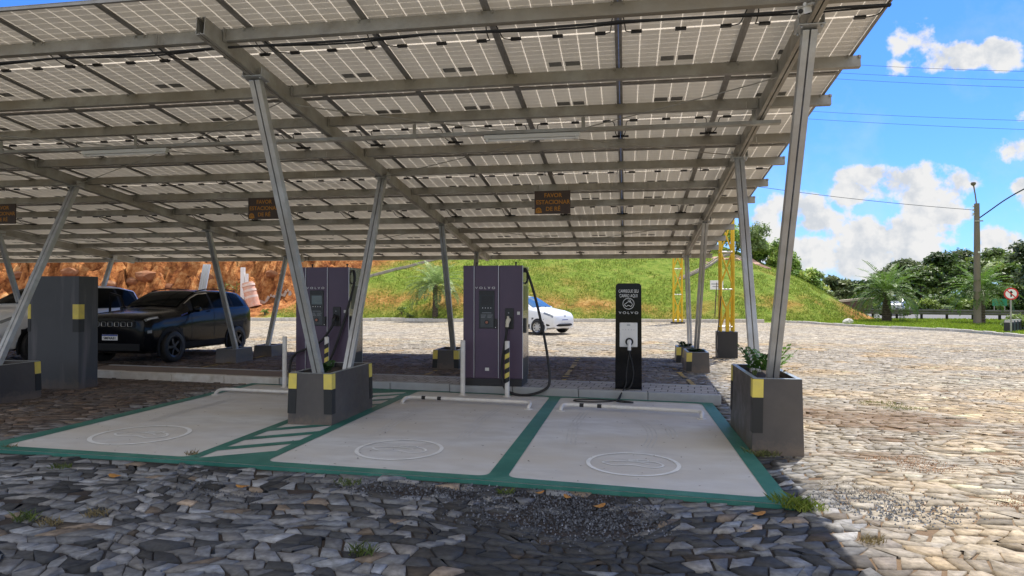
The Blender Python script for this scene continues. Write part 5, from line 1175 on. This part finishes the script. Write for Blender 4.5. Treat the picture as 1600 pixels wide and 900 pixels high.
def palm(loc, ht, fl, label, nf=30, col=(.07,.12,.025), trunk_r=.20, name="date_palm", droop=70, nl=26, ll=.34):
    root = thing(name, loc, label, 'palm tree', 'young date palms')
    V,F,T = [],[],[]
    for i in range(nf):
        t = i/nf; az = i*2.399+random.uniform(-.2,.2); el = R(82-78*t**.8+random.uniform(-8,8)); k = random.uniform(.85,1.15)*(1.25-.45*t)
        leaflet_frond(V,F,T,(.05*math.cos(az),.05*math.sin(az),ht+.02),az,el,fl*random.uniform(.85,1.1),R(droop*(.55+.6*t)+random.uniform(-8,8)),nl,.028,ll,(col[0]*k,col[1]*k,col[2]*k),.35)
    np_mesh("crown", V, F, M['leaf'], tone=np.array(T), parent=root)
    prof = []; k = 14
    for i in range(k): z = -.1+(ht+.15)*i/(k-1); r = trunk_r*(1.15-.35*i/(k-1)+(.35 if i>k-4 else 0)*.5); prof += [(r*1.1,z),(r*.92,z+(ht+.15)/(k-1)*.8)]
    MB().lathe(prof+[(0,ht+.12)],14).build("trunk", M['palm_bark'], root, smooth=True); return root
p = at_hill(680,495); palm(p, 1.75, 2.15, 'young palm with drooping fronds at the foot of the grassy hill', 46, (.19,.27,.09), .15, droop=95, nl=30)
palm((15.14,42.6,.03), 1.55, 2.5, 'wide palm on the lawn left of the utility pole', 58, (.095,.165,.03), .24, nl=32, droop=98)
palm((19.35,40.9,.03), 1.75, 2.1, 'smaller palm on the lawn just right of the utility pole', 44, (.10,.18,.03), .20, droop=92)

# wood beyond the highway: (px, top y, depth, half width, tone)
DK = ((.038,.075,.018),(.13,.20,.042)); MD = ((.055,.105,.022),(.18,.25,.05)); LT = ((.08,.145,.026),(.24,.31,.06)); GY = ((.065,.10,.035),(.19,.225,.085))
wood = [(1303,430,66,2.0,GY,'small grey-green tree at the right foot of the hill'),(1330,440,78,2.6,MD,'low tree behind the tan-topped brown wall'),(1362,436,74,2.4,DK,'low dark tree above the wide palm, left end of the wood'),
 (1392,425,80,2.6,DK,'round dark tree rising directly behind the wide palm'),(1415,404,84,3.2,GY,'flat-topped tree at the left shoulder of the tall wood'),(1440,414,74,2.6,MD,'mid green tree in front of the flat-topped one'),
 (1468,393,84,3.4,DK,'tall dark tree between the wide palm and the utility pole'),(1492,388,92,3.4,GY,'tall tree with pale top just left of the utility pole'),(1512,412,72,2.5,DK,'dark tree low behind the utility pole'),
 (1545,387,88,3.6,MD,'tall tree just right of the utility pole top of the wood'),(1565,410,72,2.6,LT,'light green tree above the smaller palm'),(1592,392,80,3.4,MD,'tall tree above the red ring traffic sign'),(1625,366,64,3.0,GY,'tree leaning into the right edge of the photo, sky behind its leaves'),
 (1655,385,78,3.5,DK,'tree beyond the right edge of the photo'),(1275,447,80,2.4,DK,'dark tree peeping over the right flank of the hill')]
for (px,py,Y,w,cols,lab) in wood:
    q = at_depth(px,py,Y); tree((q.x,Y,0), max(2.2,q.z), w, lab, cols, n=6500 if w < 3 else 9500, low=.12, k=30 if w < 3 else 42, leaf=.21)
for i,(px,py,Y,w,lab,cols) in enumerate([(1445,470,65,1.6,'bright green bush under the dark trees, left of the rail posts',LT),(1470,466,65.5,1.7,'leafy bush mid way along the guard rail',MD),(1500,472,65,1.5,'bush behind the guard rail left of the utility pole',LT),(1530,468,65.6,1.7,'bush directly behind the base of the utility pole',MD),(1562,472,65,1.6,'bush around the small green road sign',DK),(1592,468,65.4,1.7,'bush behind the red ring traffic sign',LT),(1345,474,65,1.5,'bush by the brown wall',LT),(1415,476,65,1.6,'bush behind the trunk of the wide palm',DK),(1380,474,66,1.6,'dark bush between the brown wall and the wide palm',DK),(1625,470,65,1.8,'bush past the right end of the rail',MD)]):
    q = at_depth(px,py,Y); bush((q.x,Y,0), max(1.0,q.z*1.25), w, lab, cols, 1500, 'bushes along the far side of the highway', .17)
# shrubs along the crest of the hill
for i,(px,py,hh,w,cols) in enumerate([(1150,352,2.6,1.3,LT),(1168,372,2.7,1.2,GY),(1180,379,2.1,1.0,LT),(1190,388,1.9,1.0,DK),(1203,394,1.9,1.0,MD),(1217,403,1.8,.9,LT),(1230,410,1.6,.9,DK),(1243,418,1.6,.9,MD),(1254,427,1.3,.8,LT),(1264,434,1.2,.7,GY),(1274,442,1.1,.7,LT),(1285,452,.9,.7,GY),(1296,463,.8,.6,MD)]):
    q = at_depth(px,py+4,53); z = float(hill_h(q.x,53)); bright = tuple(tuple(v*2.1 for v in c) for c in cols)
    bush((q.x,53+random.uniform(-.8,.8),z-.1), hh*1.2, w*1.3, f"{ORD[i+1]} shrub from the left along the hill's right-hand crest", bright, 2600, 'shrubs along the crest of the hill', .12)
bush(tuple(at_hill(628,492)), .55, .30, 'small bright shrub on bare earth left of the hill palm', LT, 260, None, .06)
bush(tuple(at_hill(640,497)), .35, .35, 'tiny weed beside the white kerb left of the hill palm', MD, 200, None, .05)
bush(tuple(at_hill(414,492)), .45, .35, 'small weed on the red earth behind the black car', LT, 220, None, .06)

# ------------------------------------------------------------------ things on the hill
def on(px, py, up_=.0): q = at_hill(px,py); return Vector((q.x,q.y,float(hill_h(q.x,q.y))+up_))
def gutter(pts, w, label):
    c = [Vector((q.x,q.y,float(hill_h(q.x,q.y))-.03)) for q in crom([on(*p) for p in pts], 9)]; root = thing("concrete_gutter", c[0], label, 'gutter'); b = MB()
    prof = [(-w,.0),(-w,.16),(-w*.75,.16),(-w*.7,.06),(w*.7,.06),(w*.75,.16),(w,.16),(w,0)]
    for i in range(len(c)-1):
        a, d = c[i]-c[0], c[i+1]-c[0]; dd = (d-a).normalized(); b.sweep(prof, a, a+(d-a)*.96, Vector((-dd.y,dd.x,0)) if abs(dd.z) < .99 else (1,0,0))
    b.build("channel", M['drain'], root)
gutter([(1062,437),(1085,427),(1110,414),(1140,399),(1166,382)], .15, 'pale stepped concrete gutter running up the grassy hill behind the right posts')
gutter([(566,437),(600,427),(640,417),(672,408),(700,402)], .13, 'pale concrete gutter climbing the hill above the young palm')
gutter([(400,474),(420,469),(440,463),(456,460)], .14, 'broken concrete gutter on red earth behind the black car')
def steps():
    o = on(1140,396); root = thing("paver_steps", o, 'reddish slabs laid in slanting rows high on the grassy hill', 'steps'); 
    for i in range(6):
        b = MB(); p0 = on(1098+16*i, 411-2.5*i,.03)-o; p1 = on(1116+16*i, 381-1.0*i,.03)-o; d = (p1-p0); s = Vector((.42,.12,0)); 
        for j in range(4):
            a = p0+d*(j/4); c = p0+d*(j/4+.22); b.add([a,a+s,c+s,c,a-Vector((0,0,.12)),a+s-Vector((0,0,.12)),c+s-Vector((0,0,.12)),c-Vector((0,0,.12))],[(0,1,2,3),(7,6,5,4),(0,4,5,1),(1,5,6,2),(2,6,7,3),(3,7,4,0)])
        b.build("slab_row", M['brick_red'], root)
steps()
def yard_sign():
    q = on(1117,494); root = thing("yard_sign", q, 'small white notice on a thin stick in the grass behind the right posts', 'sign')
    MB().tube([(0,0,0),(.10,0,1.95)], .03, 8).build("post", M['bark'], root)
    MB().box(-.27,.47,-.02,.02,1.55,2.08).build("board", M['sign_white'], root, bevel=.01)
    b = MB(); 
    for k in range(2): b.box(-.20+.06*k,.40-.06*k,-.0225,-.0205,1.84-.15*k,1.90-.15*k)
    b.build("printed_line", M['grey_text'], root)
yard_sign()
M['drum_band'] = mat('drum_pale_band', (.70,.55,.47), .6)
def drum():
    q = on(397,478,-.1); d = (at_depth(388,448,q.y)-at_depth(398,486,q.y)); root = thing("traffic_drum", q, 'leaning faded orange and white traffic drum behind the black car', 'traffic drum')
    tl = d.normalized().to_track_quat('Z','Y').to_matrix().to_4x4(); L_ = d.length; r = L_*.24
    MB().lathe([(0,0),(r*1.25,0),(r*1.25,.08),(r*1.08,.09),(r*1.05,L_*.35),(r*.98,L_*.7),(r*.9,L_),(0,L_*1.02)],20,tl).build("body", M['drum'], root, smooth=True)
    for t in (.36,.62,.84): MB().lathe([(r*1.06,L_*t),(r*1.05,L_*(t+.09))],20,tl).build("band", M['drum_band'], root, smooth=True)
    q = on(381,470,-.2); h = (at_depth(381,418,q.y)-q).z; root = thing("white_marker_post", q, 'pair of white upright posts on red earth behind the traffic drum', 'post')
    for k,(w,hh) in enumerate(((.26,1.0),(.18,.82))): MB().box(-.2+.30*k,-.2+.30*k+w,-.1+.02*k,.1,0,h*hh).build("post", M['sign_white'], root, bevel=.02)
drum()
def reeds(px, py, label):
    q = on(px,py); root = thing("maize_plant", q, label, 'plant', 'stalks on the red earth'); V,F,T = [],[],[]
    for i in range(7): leaflet_frond(V,F,T,(0,0,.1*i),i*2.4,R(70-4*i),1.3,R(95),9,.05,.12,(.16,.20,.05),.2)
    np_mesh("foliage",V,F,M['leaf'],tone=np.array(T),parent=root); MB().tube([(0,0,-.1),(0,0,.9)],.03,6).build("stem",M['grass_stem'],root)
reeds(352,462,'green stalk on red earth above the black car, left of the white posts'); reeds(370,462,'thin stalk on red earth nearest the white posts')

# ------------------------------------------------------------------ yellow lattice masts
def mast(x, y, w, z0, h, label, block, tilt=0.0):
    root = thing("lattice_mast", (x,y,0), label, 'mast', 'yellow lattice masts')
    r = .028*w/.31
    legs = [(-w/2,-w/2),(w/2,-w/2),(w/2,w/2),(-w/2,w/2)]
    for a in legs: MB().tube([(a[0],a[1],z0),(a[0],a[1],h)], r, 10).build("leg", M['yellow_steel'], root, smooth=True)
    z = z0+.12; k = 0; st = w*3.1
    while z+st < h:
        b = MB(); c = MB()
        for i in range(4):
            p, q = legs[i], legs[(i+1)%4]; c.tube([(p[0],p[1],z),(q[0],q[1],z)], r*.6, 6)
            if (k+i)%2: p, q = q, p
            b.tube([(p[0],p[1],z+.02),(q[0],q[1],z+st-.02)], r*.75, 6)
        z += st; k += 1; b.build("diagonal", M['yellow_steel'], root); c.build("crossbar", M['lamp_white'], root)
    MB().box(-w*.14,w*.14,-w*.62,-w*.40,z0,z0+w*2.1).build("anchor_plate", M['yellow_steel'], root)
    MB().box(-w*.8,w*.8,-w*.75,w*.75,-.05,z0 if block else z0+.02).build("footing", M['plinth'], root, bevel=.01)
    if block: MB().tube(crom([(-w*.5,-w*.6,z0+.9),(-w*.75,-w*.9,z0+.2),(-w*.95,-w*.9,-.3+z0),(-w*.85,-w*1.2,.03),(-w*1.8,-w*1.5,.03)],5), .012, 6).build("cable", M['rubber'], root)
mast(2.565,18.0,.31,.68,7.0,'yellow lattice mast on a black block beside the right posts',True)
mast(2.86,38.4,.46,.05,8.0,'farther yellow lattice mast at the foot of the grassy hill',False)

# ------------------------------------------------------------------ street furniture at the right
def utility_pole():
    x, y = 18.75, 40.0; root = thing("utility_pole", (x,y,0), 'tall weathered brown utility pole with lamp on the lawn', 'utility pole')
    MB().tube([(0,0,-.2),(0,0,2.2),(.0,0,6.55)], [.19,.165,.125], 14).build("pole", M['pole_concrete'], root, smooth=True)
    MB().tube(crom([(0,0,6.3),(-.06,0,6.9),(-.16,0,7.55)],5), .035, 8).build("lamp_post", M['pole_concrete'], root, smooth=True)
    MB().lathe([(.03,0),(.10,.06),(.13,.14),(.10,.2),(0,.22)],14,Matrix.Translation((-.17,0,7.5))).build("lamp_head", M['pole_concrete'], root, smooth=True)
    MB().tube(crom([(.1,0,5.75),(.5,0,6.05),(1.4,-.1,6.75),(2.4,-.2,7.35),(3.3,-.3,7.65)],5), .035, 8).build("lamp_arm", M['wire'], root, smooth=True)
    b = MB()
    for z in (5.95,6.15,6.35): b.lathe([(.03,0),(.055,.02),(.03,.05),(.05,.07),(.03,.1)],10,Matrix.Translation((-.18,-.02,z))); 
    b.box(-.24,-.02,-.03,.03,5.9,5.94); b.build("insulator", M['lamp_white'], root)
    MB().box(-.20,.22,-.20,-.17,5.55,5.62).build("clamp", M['galv'], root); MB().lathe([(0,0),(.05,0),(.05,.02),(0,.02)],12,Matrix.Translation((.0,-.19,3.9)) @ Matrix.Rotation(R(90),4,'X')).build("number_tag", M['sign_white'], root)
utility_pole()
def no_ahead_sign():
    root = thing("traffic_sign", (15.75,30.9,0), 'round red and white no straight ahead sign at the lawn edge', 'traffic sign', None, R(-14))
    MB().tube([(0,0,-.1),(0,0,1.95)], .032, 10).build("post", M['galv'], root)
    rx = Matrix.Translation((0,-.045,1.66)) @ Matrix.Rotation(R(90),4,'X')
    d = MB().lathe([(0,-.006),(.25,-.006),(.25,.006),(0,.006)],36,rx).build("disc", M['sign_white'], root)
    MB().lathe([(.195,.0065),(.251,.0065),(.251,.009),(.195,.009)],36,rx).build("ring", M['sign_red'], d)
    m4 = Matrix.Translation((0,-.0535,1.66)) @ Matrix.Rotation(R(45),4,'Y'); MB().box(-.20,.20,-.0025,.0,-.022,.022,m4).build("slash", M['sign_red'], d)
    b = MB(); rx2 = Matrix.Translation((0,-.052,1.66)) @ Matrix.Rotation(R(90),4,'X'); b.prism([(-.026,-.13),(.026,-.13),(.026,.04),(.07,.04),(0,.14),(-.07,.04),(-.026,.04)],-.001,.001,rx2); b.build("arrow", M['trim_black'], d)
no_ahead_sign()
def guard_rail():
    a, c = Vector((15.2,46.6,0)), Vector((28.0,43.2,0)); d = (c-a).normalized(); root = thing("guard_rail", a, 'long grey steel guard rail along the highway beyond the lawn', 'guard rail'); n = Vector((-d.y,d.x,0))
    prof = [(0,.0),(.03,.05),(.03,.10),(0,.15),(0,.17),(.03,.22),(.03,.27),(0,.32),(-.01,.32),(.02,.27),(.02,.22),(-.01,.17),(-.01,.15),(.02,.10),(.02,.05),(-.01,0)]
    z = .36; L_ = (c-a).length; vs = []
    for t in (0,L_):
        for p_,q_ in prof: vs.append(d*t - n*p_ + Vector((0,0,z+q_*1.0)))
    k = len(prof); MB().add(vs,[(i,(i+1)%k,k+(i+1)%k,k+i) for i in range(k)]+[tuple(range(k)),tuple(range(k,2*k))]).build("beam", M['rail_steel'], root)
    t = .5
    while t < L_: p_ = d*t+n*.06; MB().box(-.06,.06,-.05,.05,-.1,.74,Matrix.Translation(p_)).build("post", M['trim_black'], root); t += 1.35
guard_rail()
def brown_wall():
    p = at_depth(1308,470,60); q = at_depth(1362,464,60); root = thing("garden_wall", (p.x,60,0), 'weathered brown wall with sloping tan coping left of the wide palm', 'wall'); w = q.x-p.x
    MB().prism([(0,0),(w,0),(w,q.z-.16),(0,p.z-.16)],-.2,.2,Matrix.Rotation(R(90),4,'X')).build("wall", M['wall_brown'], root)
    MB().prism([(-.1,p.z-.155),(w+.1,q.z-.155),(w+.1,q.z+.02),(-.1,p.z+.02)],-.3,.3,Matrix.Rotation(R(90),4,'X')).build("coping", M['roof_tan'], root)
brown_wall()
q = at_depth(1562,485,62.5); r_ = thing("road_sign", (q.x,62.5,0), 'small green road sign under the trees beyond the smaller palm', 'road sign')
MB().box(-.55,.55,-.02,.02,.65,1.25).build("board", M['green_sign'], r_)
for x in (-.4,.4): MB().box(x-.03,x+.03,.021,.06,0,1.2).build("post", M['galv'], r_)
car_build("highway_car", (at_depth(1399,488,56).x,56,.02), R(-118), 'pale car on the highway glimpsed behind the trunk of the wide palm', hatch_st, M['car_silver'], 3.9, .30, (1.22,-1.24), .80, .355, [(.50,-.25,-.2,0),(-.33,-1.05,0,0)], [(.62,-1.15)], (.80,.08))
# black kerb blocks with a clipped hedge
for i in range(6):
    a = Vector((16.0,31.6,.02))+Vector((.52,.62,0))*i*.62; o = thing("barrier_block", a, ['black block at the near end of the row behind the traffic sign','second black block from the traffic sign','third black block from the traffic sign','fourth black block from the traffic sign','fifth black block from the traffic sign','black block farthest from the traffic sign'][i], 'barrier block', 'row of black blocks under the hedge', R(50))
    MB().prism([(-.17,0),(.17,0),(.14,.42),(.05,.50),(-.05,.50),(-.14,.42)],-.12,.12,Matrix.Rotation(R(90),4,'X')).build("body", M['plinth'], o, bevel=.015); MB().box(-.04,.04,-.121,.121,.501,.53).build("cap", M['lamp_white'], o)
bush((17.6,33.6,.02), .85, .95, 'clipped green hedge behind the black blocks at the right edge', LT, 1800, None, .07)
bush((18.9,35.0,.02), .85, .9, 'second clipped hedge clump farther along the black blocks', LT, 1500, None, .07)
def stone(loc, s, label, mt):
    bm = bmesh.new(); bmesh.ops.create_icosphere(bm, subdivisions=2, radius=1)
    for v in bm.verts: k = 1+.75*(float(fbm(np.array(v.co.x*1.3+loc[0]),np.array(v.co.y*1.3+v.co.z),3,7))-.5)*2; v.co = Vector((v.co.x*s[0]*k,v.co.y*s[1]*k,v.co.z*s[2]*k))
    me = bpy.data.meshes.new("rock"); bm.to_mesh(me); bm.free(); me.materials.append(mt); o = bpy.data.objects.new("rock", me); COL.objects.link(o); o.location = loc; return tag(o, label, 'rock')
stone((15.95,29.2,.12),(.24,.22,.2),'white painted stone at the right edge by the lawn kerb',M['kerb_white'])
q = at_ground(1325,507); stone((q.x,q.y,.10),(.26,.2,.2),'white painted stone where the lawn kerb meets the hill',M['kerb_white'])
M['rock'] = mat("red_rock", (.30,.13,.06), .9, 0, .25, noise=(.42,.24,.13), noise_scale=3, noise2=(.20,.08,.04), bump=.8, bump_scale=9)
for i,(px,py,s,lab) in enumerate([(236,436,.75,'large angular rock in the red bank above the silver car'),(205,440,.5,'smaller rock in the red bank left of the large angular one'),(262,447,.55,'rock in the red bank beside the pale poles'),(165,447,.6,'rock in the red bank just right of the grey cabinet'),(110,425,.6,'rock in the red bank above the grey cabinet'),(30,428,.6,'rock in the red bank behind the white off-roader'),(322,432,.6,'rock in the red bank left of the slanted post over the black car'),(425,428,.5,'rock high in the red bank right of the white posts')]):
    q = on(px,py,-.15); stone(q,(s*1.2,s*.8,s*.6),lab,M['rock'])

# ------------------------------------------------------------------ overhead wires
def wire(p, q, label, sag=.25):
    p, q = Vector(p), Vector(q); o = (p+q)/2; pts = [p.lerp(q,t)-Vector((0,0,sag*4*t*(1-t)))-o for t in np.linspace(0,1,13)]
    w = MB().tube(pts, .014, 5).build("power_line", M['wire'], None); w.location = o; tag(w, label, 'power line', 'power lines over the right side')
for (a, c, lab) in ((((1345,97)),(1640,108.5),'topmost power line crossing the upper cloud'),((1325,110),(1640,122.7),'second power line from the top, crossing the upper cloud'),((1315,119),(1640,134),'third power line from the top, lowest of the upper three'),((1280,170),(1640,185.7),'upper line of the pair below the upper cloud'),((1277,182),(1640,200),'lower line of the pair below the upper cloud')):
    p0, p1 = at_depth(*a,60), at_depth(*c,60); d = p1-p0; wire(p0-d*.6, p1+d*.4, lab, .3)
wire(at_depth(1120,282,40), (18.57,39.98,6.2), 'sagging line strung from the carport side to the utility pole', .15)

# ------------------------------------------------------------------ weeds and leaves on the cobbles
def weed(px, py, r, n, label, c0=(.06,.10,.02), c1=(.14,.17,.04), h=.09):
    g = at_ground(px,py,.0); root = thing("weed_tuft", (g.x,g.y,0), label, 'weed'); 
    def f(k): a = rng.uniform(0,6.28,k); q = r*rng.random(k)**.6; return np.stack([np.cos(a)*q*1.5,np.sin(a)*q,np.full(k,.012)],1)
    pts = f(n); a = rng.uniform(0,6.28,n); hh = rng.uniform(.4,1,n)*h; w = .0035; ln = rng.normal(0,.6,(n,2))*hh[:,None]; ca, sa = np.cos(a)*w, np.sin(a)*w; z0 = 0*ca
    V = np.stack([pts+np.stack([-ca,-sa,z0],1),pts+np.stack([ca,sa,z0],1),pts+np.stack([ln[:,0]*.5+ca*.7,ln[:,1]*.5+sa*.7,hh*.65],1),pts+np.stack([ln[:,0],ln[:,1],hh],1)],1)
    t = rng.random(n)[:,None]; c = np.array(c0)*(1-t)+np.array(c1)*t; tag(np_mesh("blades", V.reshape(-1,3), np.arange(n*4).reshape(-1,4), M['grass_blade'], tone=c, parent=root), kind='stuff')
DRY = ((.16,.12,.05),(.30,.24,.12))
weed(40,815,.06,70,'green weed tuft between cobbles at lower left',h=.08); weed(78,822,.06,70,'half dry weed tuft right of the green one at lower left',*DRY,h=.06); weed(150,808,.06,60,'small dry weed near the dark gravel at lower left',*DRY,h=.06)
weed(566,868,.06,90,'green grass tuft among dark cobbles at the bottom centre',h=.07); weed(545,758,.08,90,'small weed at the green edge of the middle bay',h=.05)
weed(1238,792,.10,260,'bright grass patch at the front right corner of the green bay edge',(.10,.16,.015),(.22,.26,.04),.08); weed(1258,797,.11,200,'sunlit grass patch right of the shaded corner of the bay',(.12,.19,.015),(.26,.30,.05),.07)
weed(300,715,.05,60,'dry tuft on the green line below the left bay',*DRY,h=.07); weed(14,703,.05,50,'dry tuft at the left end of the green front line',*DRY,h=.06); weed(1375,632,.22,200,'flat weed patch on sunlit cobbles right of the tall planter',(.14,.17,.04),(.26,.27,.08),.04); weed(1410,640,.2,170,'second flat weed patch on the sunlit cobbles farther right',(.14,.17,.04),(.26,.27,.08),.04)
weed(1190,712,.12,240,'weeds along the foot of the tall right planter',(.10,.14,.03),(.24,.22,.10),.07); weed(1362,850,.06,90,'dry weed on sunlit cobbles at lower right',*DRY,h=.05); weed(790,773,.05,60,'weed at the green edge of the right bay',h=.05); weed(95,733,.07,80,'weed at the green edge of the left bay',h=.05)
M['dead_leaf'] = mat("dead_leaf", (.40,.20,.04), .8, noise=(.28,.12,.03), noise_scale=40)
for (px,py,s,lab) in ((1183,803,.075,'yellow dead leaf below the right bay'),(935,791,.07,'yellow dead leaf below the middle of the right bay'),(842,770,.05,'small orange leaf at the edge of the middle bay'),(181,744,.09,'pale dead leaf below the left bay'),(378,760,.07,'brown dead leaf on the dark gravel'),(888,777,.06,'reddish dead leaf among light cobbles below the right bay')):
    g = at_ground(px,py,.02); b = MB(); n = 10; a0 = random.uniform(0,3)
    vs = [(s*math.cos(t)*(1 if math.cos(t)>0 else .8), .45*s*math.sin(t), .008*math.cos(2*t)+.006) for t in np.linspace(0,6.283,n,endpoint=False)]+[(0,0,.0)]
    o = b.add(vs,[(i,(i+1)%n,n) for i in range(n)]).build("fallen_leaf", M['dead_leaf']); o.location = g; o.rotation_euler = (0,0,a0); tag(o, lab, 'leaf', 'dead leaves on the cobbles')

# small dark bits blown onto the bays
n = 260; x = rng.uniform(-6.4,1.15,n); y = rng.uniform(5.7,10.4,n); k = in_poly(x,y,[(p[0]*.985,p[1]) for p in PAD]); x, y = x[k], y[k]; n = len(x); s = rng.uniform(.006,.022,n); a = rng.uniform(0,6.28,n)
V = np.stack([np.stack([x+np.cos(a+t)*s*(1 if i%2 else .35), y+np.sin(a+t)*s*(1 if i%2 else .35), np.full(n,.037)+rng.uniform(0,.004,n)],1) for i,t in enumerate((0,1.57,3.14,4.71))],1)
l = np.exp(rng.normal(-2.7,.5,n))[:,None]*np.array([[1.2,.9,.65]])
tag(np_mesh("leaf_litter", V.reshape(-1,3), np.arange(4*n).reshape(-1,4), M['gravel'], tone=l), 'small dark bits of leaf litter scattered over the pale bays', 'litter', kind='stuff')
